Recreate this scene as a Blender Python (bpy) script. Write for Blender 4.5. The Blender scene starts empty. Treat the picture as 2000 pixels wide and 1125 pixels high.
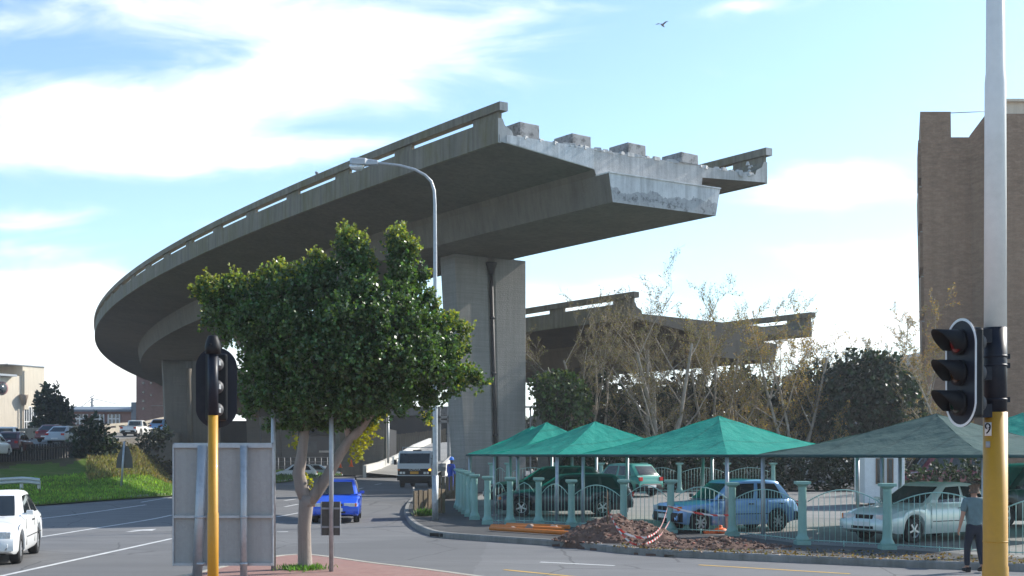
import bpy, bmesh, math, random
import numpy as np
from mathutils import Vector, Matrix
random.seed(7); RNG = np.random.default_rng(7)
S = bpy.context.scene
C = S.collection
PI = math.pi
HAZE = .00038                            # even density of the air
H0, F, HZ = 2.3, 2400.0, 886.0          # eye height, focal length in photo pixels, horizon row

# ------------------------------------------------------------------ placing
def G(Y):
    t = min(1, max(0, (Y - 42) / 14.0)); return .3 * t * t * (3 - 2 * t)
def at(px, py, Y): return Vector(((px - 1000) / F * Y, Y, H0 + (HZ - py) / F * Y))
def gp(px, py, dz=0.0):
    Y = 40.0
    for _ in range(25): Y = (H0 - G(Y) - dz) * F / (py - HZ)
    return Vector(((px - 1000) / F * Y, Y, G(Y) + dz))
def lerp(a, b, t): return a + (b - a) * t
def smooth(t): t = min(1, max(0, t)); return t * t * (3 - 2 * t)

# ------------------------------------------------------------------ mesh collector
class MB:
    def __init__(s): s.v = []; s.f = []; s.m = []; s.sm = []
    def add(s, vs, fs, mi=0, sm=False):
        o = len(s.v); s.v += [tuple(v) for v in vs]
        for f in fs: s.f.append([i + o for i in f]); s.m.append(mi); s.sm.append(sm)
        return s
    def box(s, c, d, rz=0, mi=0, top=None, M=None):
        x, y, z = d[0] / 2, d[1] / 2, d[2] / 2
        tx, ty = top if top else (1, 1)
        vs = [(-x, -y, -z), (x, -y, -z), (x, y, -z), (-x, y, -z), (-x * tx, -y * ty, z), (x * tx, -y * ty, z), (x * tx, y * ty, z), (-x * tx, y * ty, z)]
        R = M if M else Matrix.Rotation(rz, 3, 'Z'); c = Vector(c)
        return s.add([R @ Vector(v) + c for v in vs], [(0, 3, 2, 1), (4, 5, 6, 7), (0, 1, 5, 4), (1, 2, 6, 5), (2, 3, 7, 6), (3, 0, 4, 7)], mi)
    def tube(s, pts, r, n=8, mi=0, cap=True, sm=True):
        pts = [Vector(p) for p in pts]; rs = r if isinstance(r, (list, tuple)) else [r] * len(pts)
        vs = []; fs = []; ref = None
        for i, p in enumerate(pts):
            a = pts[max(0, i - 1)]; b = pts[min(len(pts) - 1, i + 1)]; d = (b - a)
            d = d.normalized() if d.length > 1e-9 else Vector((0, 0, 1))
            if ref is None: ref = Vector((1, 0, 0)) if abs(d.x) < .8 else Vector((0, 1, 0))
            u = (ref - d * ref.dot(d)); u = u.normalized() if u.length > 1e-6 else d.orthogonal().normalized()
            w = d.cross(u); ref = u
            for k in range(n):
                t = 2 * PI * k / n; vs.append(p + (u * math.cos(t) + w * math.sin(t)) * rs[i])
        for i in range(len(pts) - 1):
            for k in range(n):
                a = i * n + k; b = i * n + (k + 1) % n; fs.append((a, b, b + n, a + n))
        s.add(vs, fs, mi, sm)
        if cap:
            L = len(pts) - 1; o = len(s.v) - len(vs)
            s.f.append([o + k for k in range(n)][::-1]); s.m.append(mi); s.sm.append(False)
            s.f.append([o + L * n + k for k in range(n)]); s.m.append(mi); s.sm.append(False)
        return s
    def lathe(s, prof, c=(0, 0, 0), n=16, axis='Z', mi=0, sm=True, M=None, cap=True):
        vs = []; fs = []; c = Vector(c)
        for r, h in prof:
            for k in range(n):
                t = 2 * PI * k / n; p = Vector((r * math.cos(t), r * math.sin(t), h))
                if axis == 'Y': p = Vector((p.x, p.z, p.y))
                if axis == 'X': p = Vector((p.z, p.x, p.y))
                if M: p = M @ p
                vs.append(p + c)
        for i in range(len(prof) - 1):
            for k in range(n):
                a = i * n + k; b = i * n + (k + 1) % n; fs.append((a, b, b + n, a + n))
        if cap: fs.append(tuple(range(n))[::-1]); fs.append(tuple((len(prof) - 1) * n + k for k in range(n)))
        return s.add(vs, fs, mi, sm)
    def prism(s, poly, z0, z1, mi=0, zf=None):
        n = len(poly); vs = []
        for x, y in poly: vs.append((x, y, z0 + (zf(y) if zf else 0)))
        for x, y in poly: vs.append((x, y, z1 + (zf(y) if zf else 0)))
        fs = [tuple(range(n))[::-1], tuple(range(n, 2 * n))] + [(i, (i + 1) % n, n + (i + 1) % n, n + i) for i in range(n)]
        return s.add(vs, fs, mi)
    def loft(s, rings, closed=True, mi=0, sm=True, caps=False):
        n = len(rings[0]); vs = [p for r in rings for p in r]; fs = []
        for i in range(len(rings) - 1):
            for k in range(n if closed else n - 1):
                a = i * n + k; b = i * n + (k + 1) % n; fs.append((a, b, b + n, a + n))
        s.add(vs, fs, mi, sm); o = len(s.v) - len(vs)
        if caps:
            for base, rev in ((0, True), ((len(rings) - 1) * n, False)):
                q = [o + base + k for k in range(n)]; s.f.append(q[::-1] if rev else q); s.m.append(mi); s.sm.append(False)
        return s

def mesh_obj(name, mb, mats, parent=None, world=False, sharp=None, bevel=0, label=None):
    me = bpy.data.meshes.new(name); me.from_pydata(mb.v, [], mb.f)
    for m in (mats if isinstance(mats, (list, tuple)) else [mats]): me.materials.append(m)
    me.polygons.foreach_set('material_index', mb.m); me.polygons.foreach_set('use_smooth', mb.sm)
    me.update(); bm = bmesh.new(); bm.from_mesh(me); bmesh.ops.recalc_face_normals(bm, faces=bm.faces); bm.to_mesh(me); bm.free()
    if sharp: me.set_sharp_from_angle(angle=math.radians(sharp))
    o = bpy.data.objects.new(name, me); C.objects.link(o)
    if parent:
        o.parent = parent
        if world:
            q = parent; s_ = Vector((0, 0, 0))
            while q: s_ += q.location; q = q.parent
            o.location = -s_
    if bevel:
        b = o.modifiers.new('edge', 'BEVEL'); b.width = bevel; b.segments = 2; b.limit_method = 'ANGLE'; b.angle_limit = math.radians(40)
    if label: o['label'] = label
    return o
def tag(o, label, cat, group=None):
    o['label'] = label; o['category'] = cat
    if group: o['group'] = group
    return o
def thing(name, label, cat, loc=(0, 0, 0), rz=0, group=None):
    o = bpy.data.objects.new(name, None); C.objects.link(o); o.location = loc; o.rotation_euler = (0, 0, rz); o.empty_display_size = .2
    return tag(o, label, cat, group)
def struct(name, mb, mats, sharp=None):
    o = mesh_obj(name, mb, mats, sharp=sharp); o['kind'] = 'structure'; return o
def copy_tree(o, parent=None):
    c = o.copy(); C.objects.link(c)
    if parent: c.parent = parent
    for ch in list(o.children): copy_tree(ch, c)
    return c
def text_mb(txt, size, depth=.004):
    cu = bpy.data.curves.new('lettering', 'FONT'); cu.body = txt; cu.size = size; cu.align_x = 'CENTER'; cu.align_y = 'CENTER'; cu.extrude = depth
    ob = bpy.data.objects.new('lettering', cu); C.objects.link(ob); bpy.context.view_layer.update()
    dg = bpy.context.evaluated_depsgraph_get(); me = bpy.data.meshes.new_from_object(ob.evaluated_get(dg))
    mb = MB(); mb.add([v.co.copy() for v in me.vertices], [list(p.vertices) for p in me.polygons])
    bpy.data.objects.remove(ob); bpy.data.curves.remove(cu); bpy.data.meshes.remove(me); return mb
def xform(mb, M): mb.v = [tuple(M @ Vector(v)) for v in mb.v]; return mb

# ------------------------------------------------------------------ materials
class NT:
    def __init__(s, tree): s.t = tree; s.n = tree.nodes; s.l = tree.links
    def new(s, typ, **kw):
        n = s.n.new(typ)
        for k, v in kw.items(): setattr(n, k, v)
        return n
    def put(s, sock, v):
        if isinstance(v, bpy.types.NodeSocket): s.l.new(v, sock)
        else: sock.default_value = v
    def math(s, op, a, b=None, c=None, clamp=False):
        n = s.new('ShaderNodeMath', operation=op, use_clamp=clamp); s.put(n.inputs[0], a)
        if b is not None: s.put(n.inputs[1], b)
        if c is not None: s.put(n.inputs[2], c)
        return n.outputs[0]
    def mix(s, f, a, b, blend='MIX'):
        n = s.new('ShaderNodeMix', data_type='RGBA', blend_type=blend); s.put(n.inputs['Factor'], f)
        for sock, v in ((n.inputs[6], a), (n.inputs[7], b)):
            s.put(sock, (*v, 1) if isinstance(v, (tuple, list)) and len(v) == 3 else v)
        return n.outputs[2]
    def noise(s, vec, scale, detail=6, rough=.6, lo=.35, hi=.65):
        n = s.new('ShaderNodeTexNoise'); n.inputs['Scale'].default_value = scale; n.inputs['Detail'].default_value = detail; n.inputs['Roughness'].default_value = rough
        if vec is not None: s.l.new(vec, n.inputs['Vector'])
        r = s.new('ShaderNodeMapRange'); r.inputs[1].default_value = lo; r.inputs[2].default_value = hi; s.l.new(n.outputs[0], r.inputs[0]); return r.outputs[0]
    def mapping(s, vec, scale=(1, 1, 1), rot=(0, 0, 0), loc=(0, 0, 0)):
        n = s.new('ShaderNodeMapping'); n.inputs['Scale'].default_value = scale; n.inputs['Rotation'].default_value = rot; n.inputs['Location'].default_value = loc
        s.l.new(vec, n.inputs['Vector']); return n.outputs[0]
def new_mat(name):
    m = bpy.data.materials.new(name); m.use_nodes = True; t = NT(m.node_tree)
    b = t.n['Principled BSDF']; tc = t.new('ShaderNodeTexCoord'); return m, t, b, tc.outputs['Object']
def bump(t, b, h, strength=.3, dist=.02):
    n = t.new('ShaderNodeBump'); n.inputs['Strength'].default_value = strength; n.inputs['Distance'].default_value = dist
    t.l.new(h, n.inputs['Height']); t.l.new(n.outputs[0], b.inputs['Normal'])
def plain(name, c, rough=.5, metal=0, vary=.12, scale=6, coat=0, spec=.5, dirt=None, bmp=0, rvary=.1):
    m, t, b, co = new_mat(name); n = t.noise(co, scale); n2 = t.noise(co, scale * 7, 4)
    c2 = tuple(x * (1 - vary) for x in c); c1 = tuple(min(1, x * (1 + vary)) for x in c)
    col = t.mix(n, c2, c1); col = t.mix(t.math('MULTIPLY', n2, .25), col, tuple(x * .8 for x in c))
    if dirt: col = t.mix(t.math('MULTIPLY', t.noise(co, scale * .5, 8, .7, .52, .75), .7), col, dirt)
    t.l.new(col, b.inputs['Base Color'])
    b.inputs['Metallic'].default_value = metal; b.inputs['Coat Weight'].default_value = coat; b.inputs['Coat Roughness'].default_value = .06
    b.inputs['Specular IOR Level'].default_value = spec
    t.l.new(t.math('ADD', t.math('MULTIPLY', n, rvary), max(.02, rough - rvary / 2)), b.inputs['Roughness'])
    if bmp: bump(t, b, n2, bmp, .01)
    return m
def glow(name, c, e, strength):
    m, t, b, co = new_mat(name); b.inputs['Base Color'].default_value = (*c, 1); b.inputs['Emission Color'].default_value = (*e, 1); b.inputs['Emission Strength'].default_value = strength
    t.l.new(t.math('ADD', t.math('MULTIPLY', t.noise(co, 40), .05), .2), b.inputs['Roughness']); return m
def concrete(name, c, c2, stain=(.05, .045, .035), amount=.6, board=0, moss=None):
    m, t, b, co = new_mat(name)
    big = t.noise(co, .5, 8, .65, .3, .7); fine = t.noise(co, 14, 6, .7)
    streak = t.noise(t.mapping(co, (3.2, 3.2, .16)), 1.3, 8, .68, .42, .75)
    col = t.mix(big, c, c2); col = t.mix(t.math('MULTIPLY', fine, .18), col, tuple(x * .55 for x in c))
    col = t.mix(t.math('MULTIPLY', streak, amount), col, stain)
    spots = t.noise(co, 2.6, 10, .75, .6, .72); col = t.mix(t.math('MULTIPLY', spots, amount * .5), col, stain)
    if moss: col = t.mix(t.math('MULTIPLY', t.noise(t.mapping(co, (.7, .7, .25)), 1.1, 9, .7, .45, .7), .75), col, moss)
    h = fine
    if board:
        w = t.new('ShaderNodeTexWave', wave_type='BANDS', bands_direction='Z'); w.inputs['Scale'].default_value = board; w.inputs['Distortion'].default_value = .6; w.inputs['Detail'].default_value = 4
        t.l.new(co, w.inputs[0]); lines = t.noise(t.mapping(co, (.25, .25, 9)), 1.6, 6, .6, .35, .65)
        col = t.mix(t.math('MULTIPLY', lines, .38), col, tuple(x * .5 for x in c)); h = t.math('ADD', t.math('MULTIPLY', w.outputs[1], .2), fine)
    t.l.new(col, b.inputs['Base Color']); b.inputs['Roughness'].default_value = .9; b.inputs['Specular IOR Level'].default_value = .25
    bump(t, b, h, .35, .02); return m
def leafmat(name, gloss=.35, trans=.35):
    m = bpy.data.materials.new(name); m.use_nodes = True; t = NT(m.node_tree); b = t.n['Principled BSDF']; out = t.n['Material Output']
    a = t.new('ShaderNodeAttribute', attribute_name='leaf'); co = t.new('ShaderNodeTexCoord').outputs['Object']
    col = t.mix(t.math('MULTIPLY', t.noise(co, 3, 4), .35), a.outputs['Color'], (.012, .03, .012))
    t.l.new(col, b.inputs['Base Color']); b.inputs['Roughness'].default_value = gloss; b.inputs['Specular IOR Level'].default_value = .5
    tr = t.new('ShaderNodeBsdfTranslucent'); t.l.new(t.mix(1.0, col, (1.6, 1.7, .6), 'MULTIPLY'), tr.inputs['Color'])
    ms = t.new('ShaderNodeMixShader'); ms.inputs[0].default_value = trans; t.l.new(b.outputs[0], ms.inputs[1]); t.l.new(tr.outputs[0], ms.inputs[2]); t.l.new(ms.outputs[0], out.inputs[0])
    return m

M = {}
M['conc'] = concrete('weathered_concrete', (.20, .176, .145), (.15, .132, .11), amount=.45)
M['conc_par'] = concrete('parapet_concrete', (.27, .245, .20), (.19, .17, .13), amount=.6, moss=(.15, .13, .045))
M['conc_cut'] = concrete('cut_concrete', (.62, .61, .59), (.42, .42, .41), stain=(.12, .12, .12), amount=.55)
M['conc_pier'] = concrete('board_marked_concrete', (.315, .30, .28), (.245, .235, .22), amount=.3, board=3.2)
M['conc_light'] = concrete('pale_concrete', (.46, .43, .37), (.38, .35, .30), amount=.25)
M['brown_conc'] = concrete('brown_stained_concrete', (.16, .105, .07), (.11, .075, .05), amount=.5)
M['black'] = plain('black_plastic', (.010, .010, .012), .5, vary=.2, spec=.22)
M['rubber'] = plain('tyre_rubber', (.02, .02, .021), .8, vary=.2, scale=20)
M['navy'] = plain('navy_black_paint', (.010, .012, .022), .45, vary=.15, spec=.25, dirt=(.03, .03, .035))
M['yellow'] = plain('signal_yellow_paint', (.52, .255, .012), .5, vary=.07, scale=3, coat=.1, dirt=(.34, .17, .02))
M['white_pole'] = plain('white_pole_paint', (.84, .82, .77), .45, vary=.04, scale=2, dirt=(.58, .56, .5))
M['white'] = plain('white_paint', (.78, .78, .76), .5, vary=.05)
M['steel'] = plain('galvanised_steel', (.42, .44, .46), .5, .55, vary=.15, scale=9, dirt=(.3, .29, .27))
M['steel_dull'] = plain('dull_grey_steel', (.30, .31, .32), .6, .2, vary=.15, scale=8)
M['panel_back'] = concrete('sign_back_aluminium', (.42, .415, .395), (.36, .355, .335), stain=(.2, .19, .17), amount=.4)
M['sign_dark'] = plain('dark_sign_back', (.085, .08, .07), .6, .1, vary=.15)
M['glass'] = plain('car_glass', (.014, .019, .022), .05, vary=.3, scale=2, spec=.5, rvary=.02)
M['lens'] = plain('clear_lamp_glass', (.7, .72, .72), .12, .3, vary=.15, scale=20)
M['red_lens'] = plain('red_lamp_glass', (.5, .015, .01), .2, vary=.15, scale=20)
M['amber'] = plain('amber_lamp_glass', (.75, .18, .02), .25, vary=.1, scale=20)
M['alloy'] = plain('wheel_alloy', (.55, .56, .57), .35, .7, vary=.08)
M['plate'] = plain('number_plate', (.72, .72, .68), .5, vary=.05)
M['plate_amber'] = plain('orange_number_plate', (.75, .33, .02), .5, vary=.05)
M['under'] = plain('underbody', (.01, .01, .01), .9, vary=.1)
M['canvas'] = None
M['post_green'] = plain('pale_green_fence_paint', (.215, .385, .335), .55, vary=.06, scale=3, dirt=(.15, .25, .22))
M['bar_green'] = plain('pale_green_bar_paint', (.30, .50, .44), .5, vary=.06, scale=3)
M['orange_pipe'] = plain('orange_plastic_pipe', (.62, .17, .015), .45, vary=.08)
M['orange'] = plain('orange_plastic', (.85, .13, .015), .5, vary=.1)
M['bark'] = concrete('pale_bark', (.37, .315, .275), (.25, .21, .18), stain=(.07, .055, .045), amount=.7)
M['bark_grey'] = plain('grey_twig_bark', (.23, .19, .145), .9, vary=.3, scale=3)
M['bark_pale'] = plain('pale_trunk_bark', (.37, .32, .265), .9, vary=.3, scale=3, dirt=(.16, .13, .10))
M['bark_dark'] = plain('dark_bark', (.07, .055, .045), .9, vary=.25, scale=5)
M['wood'] = concrete('weathered_timber', (.21, .16, .105), (.15, .115, .08), amount=.5)
M['leaf'] = leafmat('glossy_leaf', .36, .34)
M['leaf_dry'] = leafmat('dry_leaf', .6, .4)
M['leaf_dark'] = leafmat('dark_leaf', .5, .2)
M['skin'] = plain('skin', (.42, .22, .15), .6, vary=.08, scale=10)
M['skin_dark'] = plain('dark_skin', (.09, .05, .035), .6, vary=.08, scale=10)
M['dark_cloth'] = plain('dark_cloth', (.012, .016, .03), .85, vary=.2, scale=12)
M['shirt'] = plain('grey_green_shirt', (.12, .18, .19), .85, vary=.12, scale=10)
M['blue_cloth'] = plain('blue_work_cloth', (.02, .06, .32), .85, vary=.15, scale=8)
M['hat_blue'] = plain('blue_hard_hat', (.03, .2, .72), .35, vary=.05)
M['hair'] = plain('short_brown_hair', (.11, .065, .04), .8, vary=.2, scale=30)
def paint(name, c, coat=.6, rough=.35, metal=0): return plain(name, c, rough, metal, vary=.03, scale=1.5, coat=coat, rvary=.05, dirt=tuple(x * .75 + .02 for x in c))
# ------------------------------------------------------------------ camera, light, sky
cam = bpy.data.cameras.new('camera'); co_ = bpy.data.objects.new('camera', cam); C.objects.link(co_); S.camera = co_
cam.sensor_width = 36; cam.lens = 36 * F / 2000; cam.shift_y = (HZ - 562.5) / 2000; cam.clip_start = .3; cam.clip_end = 8000
co_.location = (0, 0, H0); co_.rotation_euler = (PI / 2, 0, 0)
SUN_AZ, SUN_EL = 28, 35                 # azimuth measured from +X towards +Y
sd = Vector((math.cos(math.radians(SUN_AZ)) * math.cos(math.radians(SUN_EL)), math.sin(math.radians(SUN_AZ)) * math.cos(math.radians(SUN_EL)), math.sin(math.radians(SUN_EL))))
sl = bpy.data.lights.new('sun', 'SUN'); sl.energy = 3.6; sl.angle = math.radians(.5); sl.color = (1, .95, .87)
so = bpy.data.objects.new('sun', sl); C.objects.link(so); so.rotation_euler = sd.to_track_quat('Z', 'Y').to_euler(); so.location = (60, 20, 60)
W = bpy.data.worlds.new('World'); S.world = W; W.use_nodes = True
t = NT(W.node_tree); bg = t.n['Background']
sky = t.new('ShaderNodeTexSky', sky_type='NISHITA'); sky.sun_disc = False; sky.sun_elevation = math.radians(SUN_EL); sky.sun_rotation = math.radians(90 - SUN_AZ)
sky.air_density = 1.0; sky.dust_density = .8; sky.ozone_density = 1.2; sky.altitude = 10
tc = t.new('ShaderNodeTexCoord'); sx = t.new('ShaderNodeSeparateXYZ'); t.l.new(tc.outputs['Generated'], sx.inputs[0])
yy = t.math('MAXIMUM', t.math('ABSOLUTE', sx.outputs[1]), .22)
u0 = t.math('DIVIDE', sx.outputs[0], yy); v0 = t.math('DIVIDE', sx.outputs[2], yy)
cb = t.new('ShaderNodeCombineXYZ'); t.l.new(u0, cb.inputs[0]); t.l.new(v0, cb.inputs[1]); t.l.new(t.math('SIGN', sx.outputs[1]), cb.inputs[2])
wn = t.new('ShaderNodeTexNoise'); wn.inputs['Scale'].default_value = 6; wn.inputs['Detail'].default_value = 5; t.l.new(cb.outputs[0], wn.inputs['Vector'])
ws = t.new('ShaderNodeSeparateColor'); t.l.new(wn.outputs[1], ws.inputs[0])
u = t.math('ADD', u0, t.math('MULTIPLY', t.math('SUBTRACT', ws.outputs[0], .5), .10)); v = t.math('ADD', v0, t.math('MULTIPLY', t.math('SUBTRACT', ws.outputs[1], .5), .06))
def blob(px, py, a, b, ang, wgt):       # a soft bank of cloud in direction space
    cu, cv = (px - 1000) / F, (HZ - py) / F; a /= F; b /= F; ca, sa = math.cos(math.radians(ang)), math.sin(math.radians(ang))
    du = t.math('SUBTRACT', u, cu); dv = t.math('SUBTRACT', v, cv)
    p = t.math('ADD', t.math('MULTIPLY', du, ca / a), t.math('MULTIPLY', dv, sa / a)); q = t.math('ADD', t.math('MULTIPLY', du, -sa / b), t.math('MULTIPLY', dv, ca / b))
    e = t.math('ADD', t.math('MULTIPLY', p, p), t.math('MULTIPLY', q, q))
    return t.math('MULTIPLY', t.math('POWER', 2.718, t.math('MULTIPLY', e, -1)), wgt)
acc = None
for bl in [(520, 30, 380, 70, 3, .85), (760, 90, 320, 65, 12, .8), (420, 215, 420, 72, 8, .9), (120, 250, 260, 70, -6, .9), (330, 315, 330, 45, 2, .7), (660, 285, 170, 22, 10, .55),
           (60, 430, 170, 18, 6, .6), (40, 485, 120, 18, 0, .4), (60, 600, 230, 95, 10, .95), (90, 720, 260, 90, 0, 1.0), (60, 40, 170, 40, 10, .5), (1480, 8, 90, 12, 8, .55), (60,545,160,30,0,.5),
           (1600, 365, 180, 45, 8, .85), (1700, 340, 110, 36, 0, .45), (1650, 490, 150, 36, -4, .75), (1700, 600, 230, 60, 2, .9), (1450, 650, 380, 50, 0, .6), (1130, 575, 170, 38, 6, .8), (1330, 480, 130, 26, 6, .3), (1900, 480, 200, 90, 0, .4), (900, 720, 1600, 60, 0, .7), (300, 830, 900, 60, 0, .8), (1700, 800, 900, 60, 0, .8), (1300,260,260,90,0,-.5), (1560,432,140,20,4,-.45), (1200,470,160,40,0,-.45), (1700,250,150,40,0,-.4), (1450,540,120,26,6,-.3)]:
    e = blob(*bl); acc = e if acc is None else t.math('ADD', acc, e)
mp = t.mapping(cb.outputs[0], (3.2, 13, 1), (0, 0, math.radians(-9)))
fib = t.new('ShaderNodeTexNoise'); fib.inputs['Scale'].default_value = 2.3; fib.inputs['Detail'].default_value = 9; fib.inputs['Roughness'].default_value = .58; fib.inputs['Distortion'].default_value = .7; t.l.new(mp, fib.inputs['Vector'])
den = t.math('ADD', acc, t.math('MULTIPLY', t.math('SUBTRACT', fib.outputs[0], .5), 1.7))
mr = t.new('ShaderNodeMapRange', interpolation_type='SMOOTHSTEP'); mr.inputs[1].default_value = .08; mr.inputs[2].default_value = 1.5; t.l.new(den, mr.inputs[0])
CLOUD = 7.4
skc = t.mix(1.0, sky.outputs[0], (.82, .95, 1.0), 'MULTIPLY')
hz_ = t.math('POWER', t.math('SUBTRACT', 1.0, t.math('MAXIMUM', t.math('MINIMUM', v0, 1.0), 0.0)), 7)
skc = t.mix(t.math('MULTIPLY', hz_, .4), skc, (5.2, 7.4, 8.4))
col = t.mix(mr.outputs[0], skc, (CLOUD, CLOUD * 1.0, CLOUD * 1.0)); t.l.new(col, bg.inputs['Color']); bg.inputs['Strength'].default_value = .12
S.view_settings.view_transform = 'Standard'; S.view_settings.look = 'None'; S.view_settings.gamma = 1; S.view_settings.exposure = 1.0
S.render.engine = 'CYCLES'; S.cycles.max_bounces = 7; S.cycles.transparent_max_bounces = 8; S.cycles.use_denoising = True; S.cycles.sample_clamp_indirect = 8

# ------------------------------------------------------------------ ground, road, kerbs
def asphalt(name, c, c2):
    m, t, b, co = new_mat(name); n = t.noise(co, .22, 8, .7, .35, .65); g = t.noise(co, 55, 3, .7, .3, .7); p = t.noise(t.mapping(co, (.10, .9, 1), (0, 0, .5)), .8, 7, .65, .45, .7)
    vor = t.new('ShaderNodeTexVoronoi', feature='DISTANCE_TO_EDGE'); vor.inputs['Scale'].default_value = .33
    wv = t.new('ShaderNodeMix', data_type='VECTOR'); wv.inputs[0].default_value = .2; t.l.new(co, wv.inputs[4]); nn = t.new('ShaderNodeTexNoise'); nn.inputs['Scale'].default_value = .9; nn.inputs['Detail'].default_value = 6; t.l.new(co, nn.inputs['Vector']); t.l.new(nn.outputs[1], wv.inputs[5]); t.l.new(wv.outputs[1], vor.inputs['Vector'])
    crack = t.math('LESS_THAN', vor.outputs[0], .006)
    col = t.mix(n, c, c2); col = t.mix(t.math('MULTIPLY', g, .3), col, tuple(x * .5 for x in c)); col = t.mix(t.math('MULTIPLY', p, .3), col, tuple(x * .6 for x in c))
    tracks = t.noise(t.mapping(co, (.05, 1.1, 1), (0, 0, .06)), 1.1, 5, .55, .42, .7); patch = t.new('ShaderNodeTexVoronoi', feature='F1'); patch.inputs['Scale'].default_value = .11; t.l.new(wv.outputs[1], patch.inputs['Vector']); ps = t.new('ShaderNodeSeparateColor'); t.l.new(patch.outputs['Color'], ps.inputs[0])
    col = t.mix(t.math('MULTIPLY', t.math('GREATER_THAN', ps.outputs[0], .7), .42), col, tuple(x * .55 for x in c)); col = t.mix(t.math('MULTIPLY', tracks, .42), col, tuple(x * .5 for x in c))
    oil = t.noise(co, .9, 9, .75, .63, .72); col = t.mix(t.math('MULTIPLY', oil, .55), col, (.035, .034, .033)); grit = t.noise(co, 18, 3, .8, .66, .72); col = t.mix(t.math('MULTIPLY', grit, .4), col, tuple(min(.6, x * 1.9) for x in c))
    col = t.mix(t.math('MULTIPLY', crack, .45), col, (.03, .03, .03))
    t.l.new(col, b.inputs['Base Color']); b.inputs['Roughness'].default_value = .82; b.inputs['Specular IOR Level'].default_value = .35; bump(t, b, g, .25, .01); return m
M['road'] = asphalt('road_asphalt', (.19, .188, .188), (.14, .14, .143))
M['pave'] = asphalt('pavement_asphalt', (.085, .083, .082), (.06, .059, .059))  # base colour darkened to stand in for shade from objects out of view
M['lot'] = asphalt('car_park_asphalt', (.27, .265, .25), (.20, .197, .19))
M['earth'] = plain('dry_earth', (.22, .17, .12), .95, vary=.3, scale=.6)
M['mark_w'] = plain('worn_white_marking', (.55, .55, .54), .7, vary=.2, scale=4, dirt=(.25, .25, .25))
M['mark_y'] = plain('worn_yellow_marking', (.55, .33, .06), .7, vary=.2, scale=4, dirt=(.3, .24, .12))
M['kerb'] = concrete('kerb_concrete', (.30, .29, .275), (.22, .215, .20), amount=.5)
M['brick_pave'] = None
m, t_, b_, co = new_mat('red_brick_paving'); br = t_.new('ShaderNodeTexBrick'); br.inputs['Scale'].default_value = 4.4; br.inputs['Color1'].default_value = (.30, .13, .105, 1); br.inputs['Color2'].default_value = (.22, .09, .075, 1); br.inputs['Mortar'].default_value = (.2, .16, .14, 1); br.inputs['Mortar Size'].default_value = .03
t_.l.new(co, br.inputs[0]); t_.l.new(t_.mix(t_.math('MULTIPLY', t_.noise(co, 3), .4), br.outputs[0], (.3, .2, .17)), b_.inputs['Base Color']); b_.inputs['Roughness'].default_value = .9; bump(t_, b_, br.outputs[1], -.4); M['brick_pave'] = m
def sheet(name, mat, x0, x1, ys, dz, nx=2):
    mb = MB(); n = nx + 1
    vs = [(lerp(x0, x1, i / nx), y, G(y) + dz) for y in ys for i in range(n)]
    fs = [(j * n + i, j * n + i + 1, (j + 1) * n + i + 1, (j + 1) * n + i) for j in range(len(ys) - 1) for i in range(nx)]
    mb.add(vs, fs, 0, True); return struct(name, mb, mat)
ysn = [3] + list(np.arange(10, 64, 2.0)) + [80, 130]
sheet('ground', M['earth'], -3000, 3000, [-500] + [float(y) - .01 for y in ysn] + [400, 4000], -.35)
sheet('road', M['road'], -110, 90, [-25] + [float(y) for y in ysn] + [200], 0, 8)
def strip_mb(pts, w, dz, flat=True):
    mb = MB(); L = []
    for i, p in enumerate(pts):
        a = pts[max(0, i - 1)]; b = pts[min(len(pts) - 1, i + 1)]; d = (b - a); d.z = 0; d.normalize(); n = Vector((-d.y, d.x, 0))
        for s in (.5, -.5):
            q = p + n * w * s; L.append((q.x, q.y, G(q.y) + dz))
    mb.add(L, [(2 * i, 2 * i + 1, 2 * i + 3, 2 * i + 2) for i in range(len(pts) - 1)]); return mb
def marking(name, a, b, w, mat, n=14):
    A, B = gp(*a), gp(*b); o = struct(name, strip_mb([A.lerp(B, i / n) for i in range(n + 1)], w, .004), mat); return o
for a, b, w in [((-60, 1139), (336, 1052), .13), ((-40, 1068), (336, 1006), .13), ((-20, 1022), (285, 986), .13), ((540, 1009.5), (585, 1001.5), .13), ((541, 1039), (563, 1038.5), .2),
                ((556, 978), (578, 974.5), .15), ((732, 947), (745, 944.6), .15), ((696, 956), (709, 953), .15), ((640, 968), (655, 965), .15), ((1055, 1098), (1200, 1105), .13), ((556, 990), (582, 985), .14), ((276, 981), (336, 972), .14)]:
    marking('road_marking', a, b, w, M['mark_w'])
marking('road_marking', (985, 1113), (1150, 1129), .12, M['mark_y']); marking('road_marking', (1365, 1103.5), (1660, 1121), .12, M['mark_y'])
mb = MB()                                # white turn arrow on the lane
A = gp(250, 1039); B = gp(306, 1033); d = (B - A).normalized(); n_ = Vector((-d.y, d.x, 0))
pl = [A + n_ * .09, B - d * .9 + n_ * .09, B - d * .9 + n_ * .4, B, B - d * .9 - n_ * .4, B - d * .9 - n_ * .09, A - n_ * .09]
mb.add([(p.x, p.y, .004 + G(p.y)) for p in pl], [tuple(range(7))]); struct('road_marking', mb, M['mark_w'])

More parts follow.
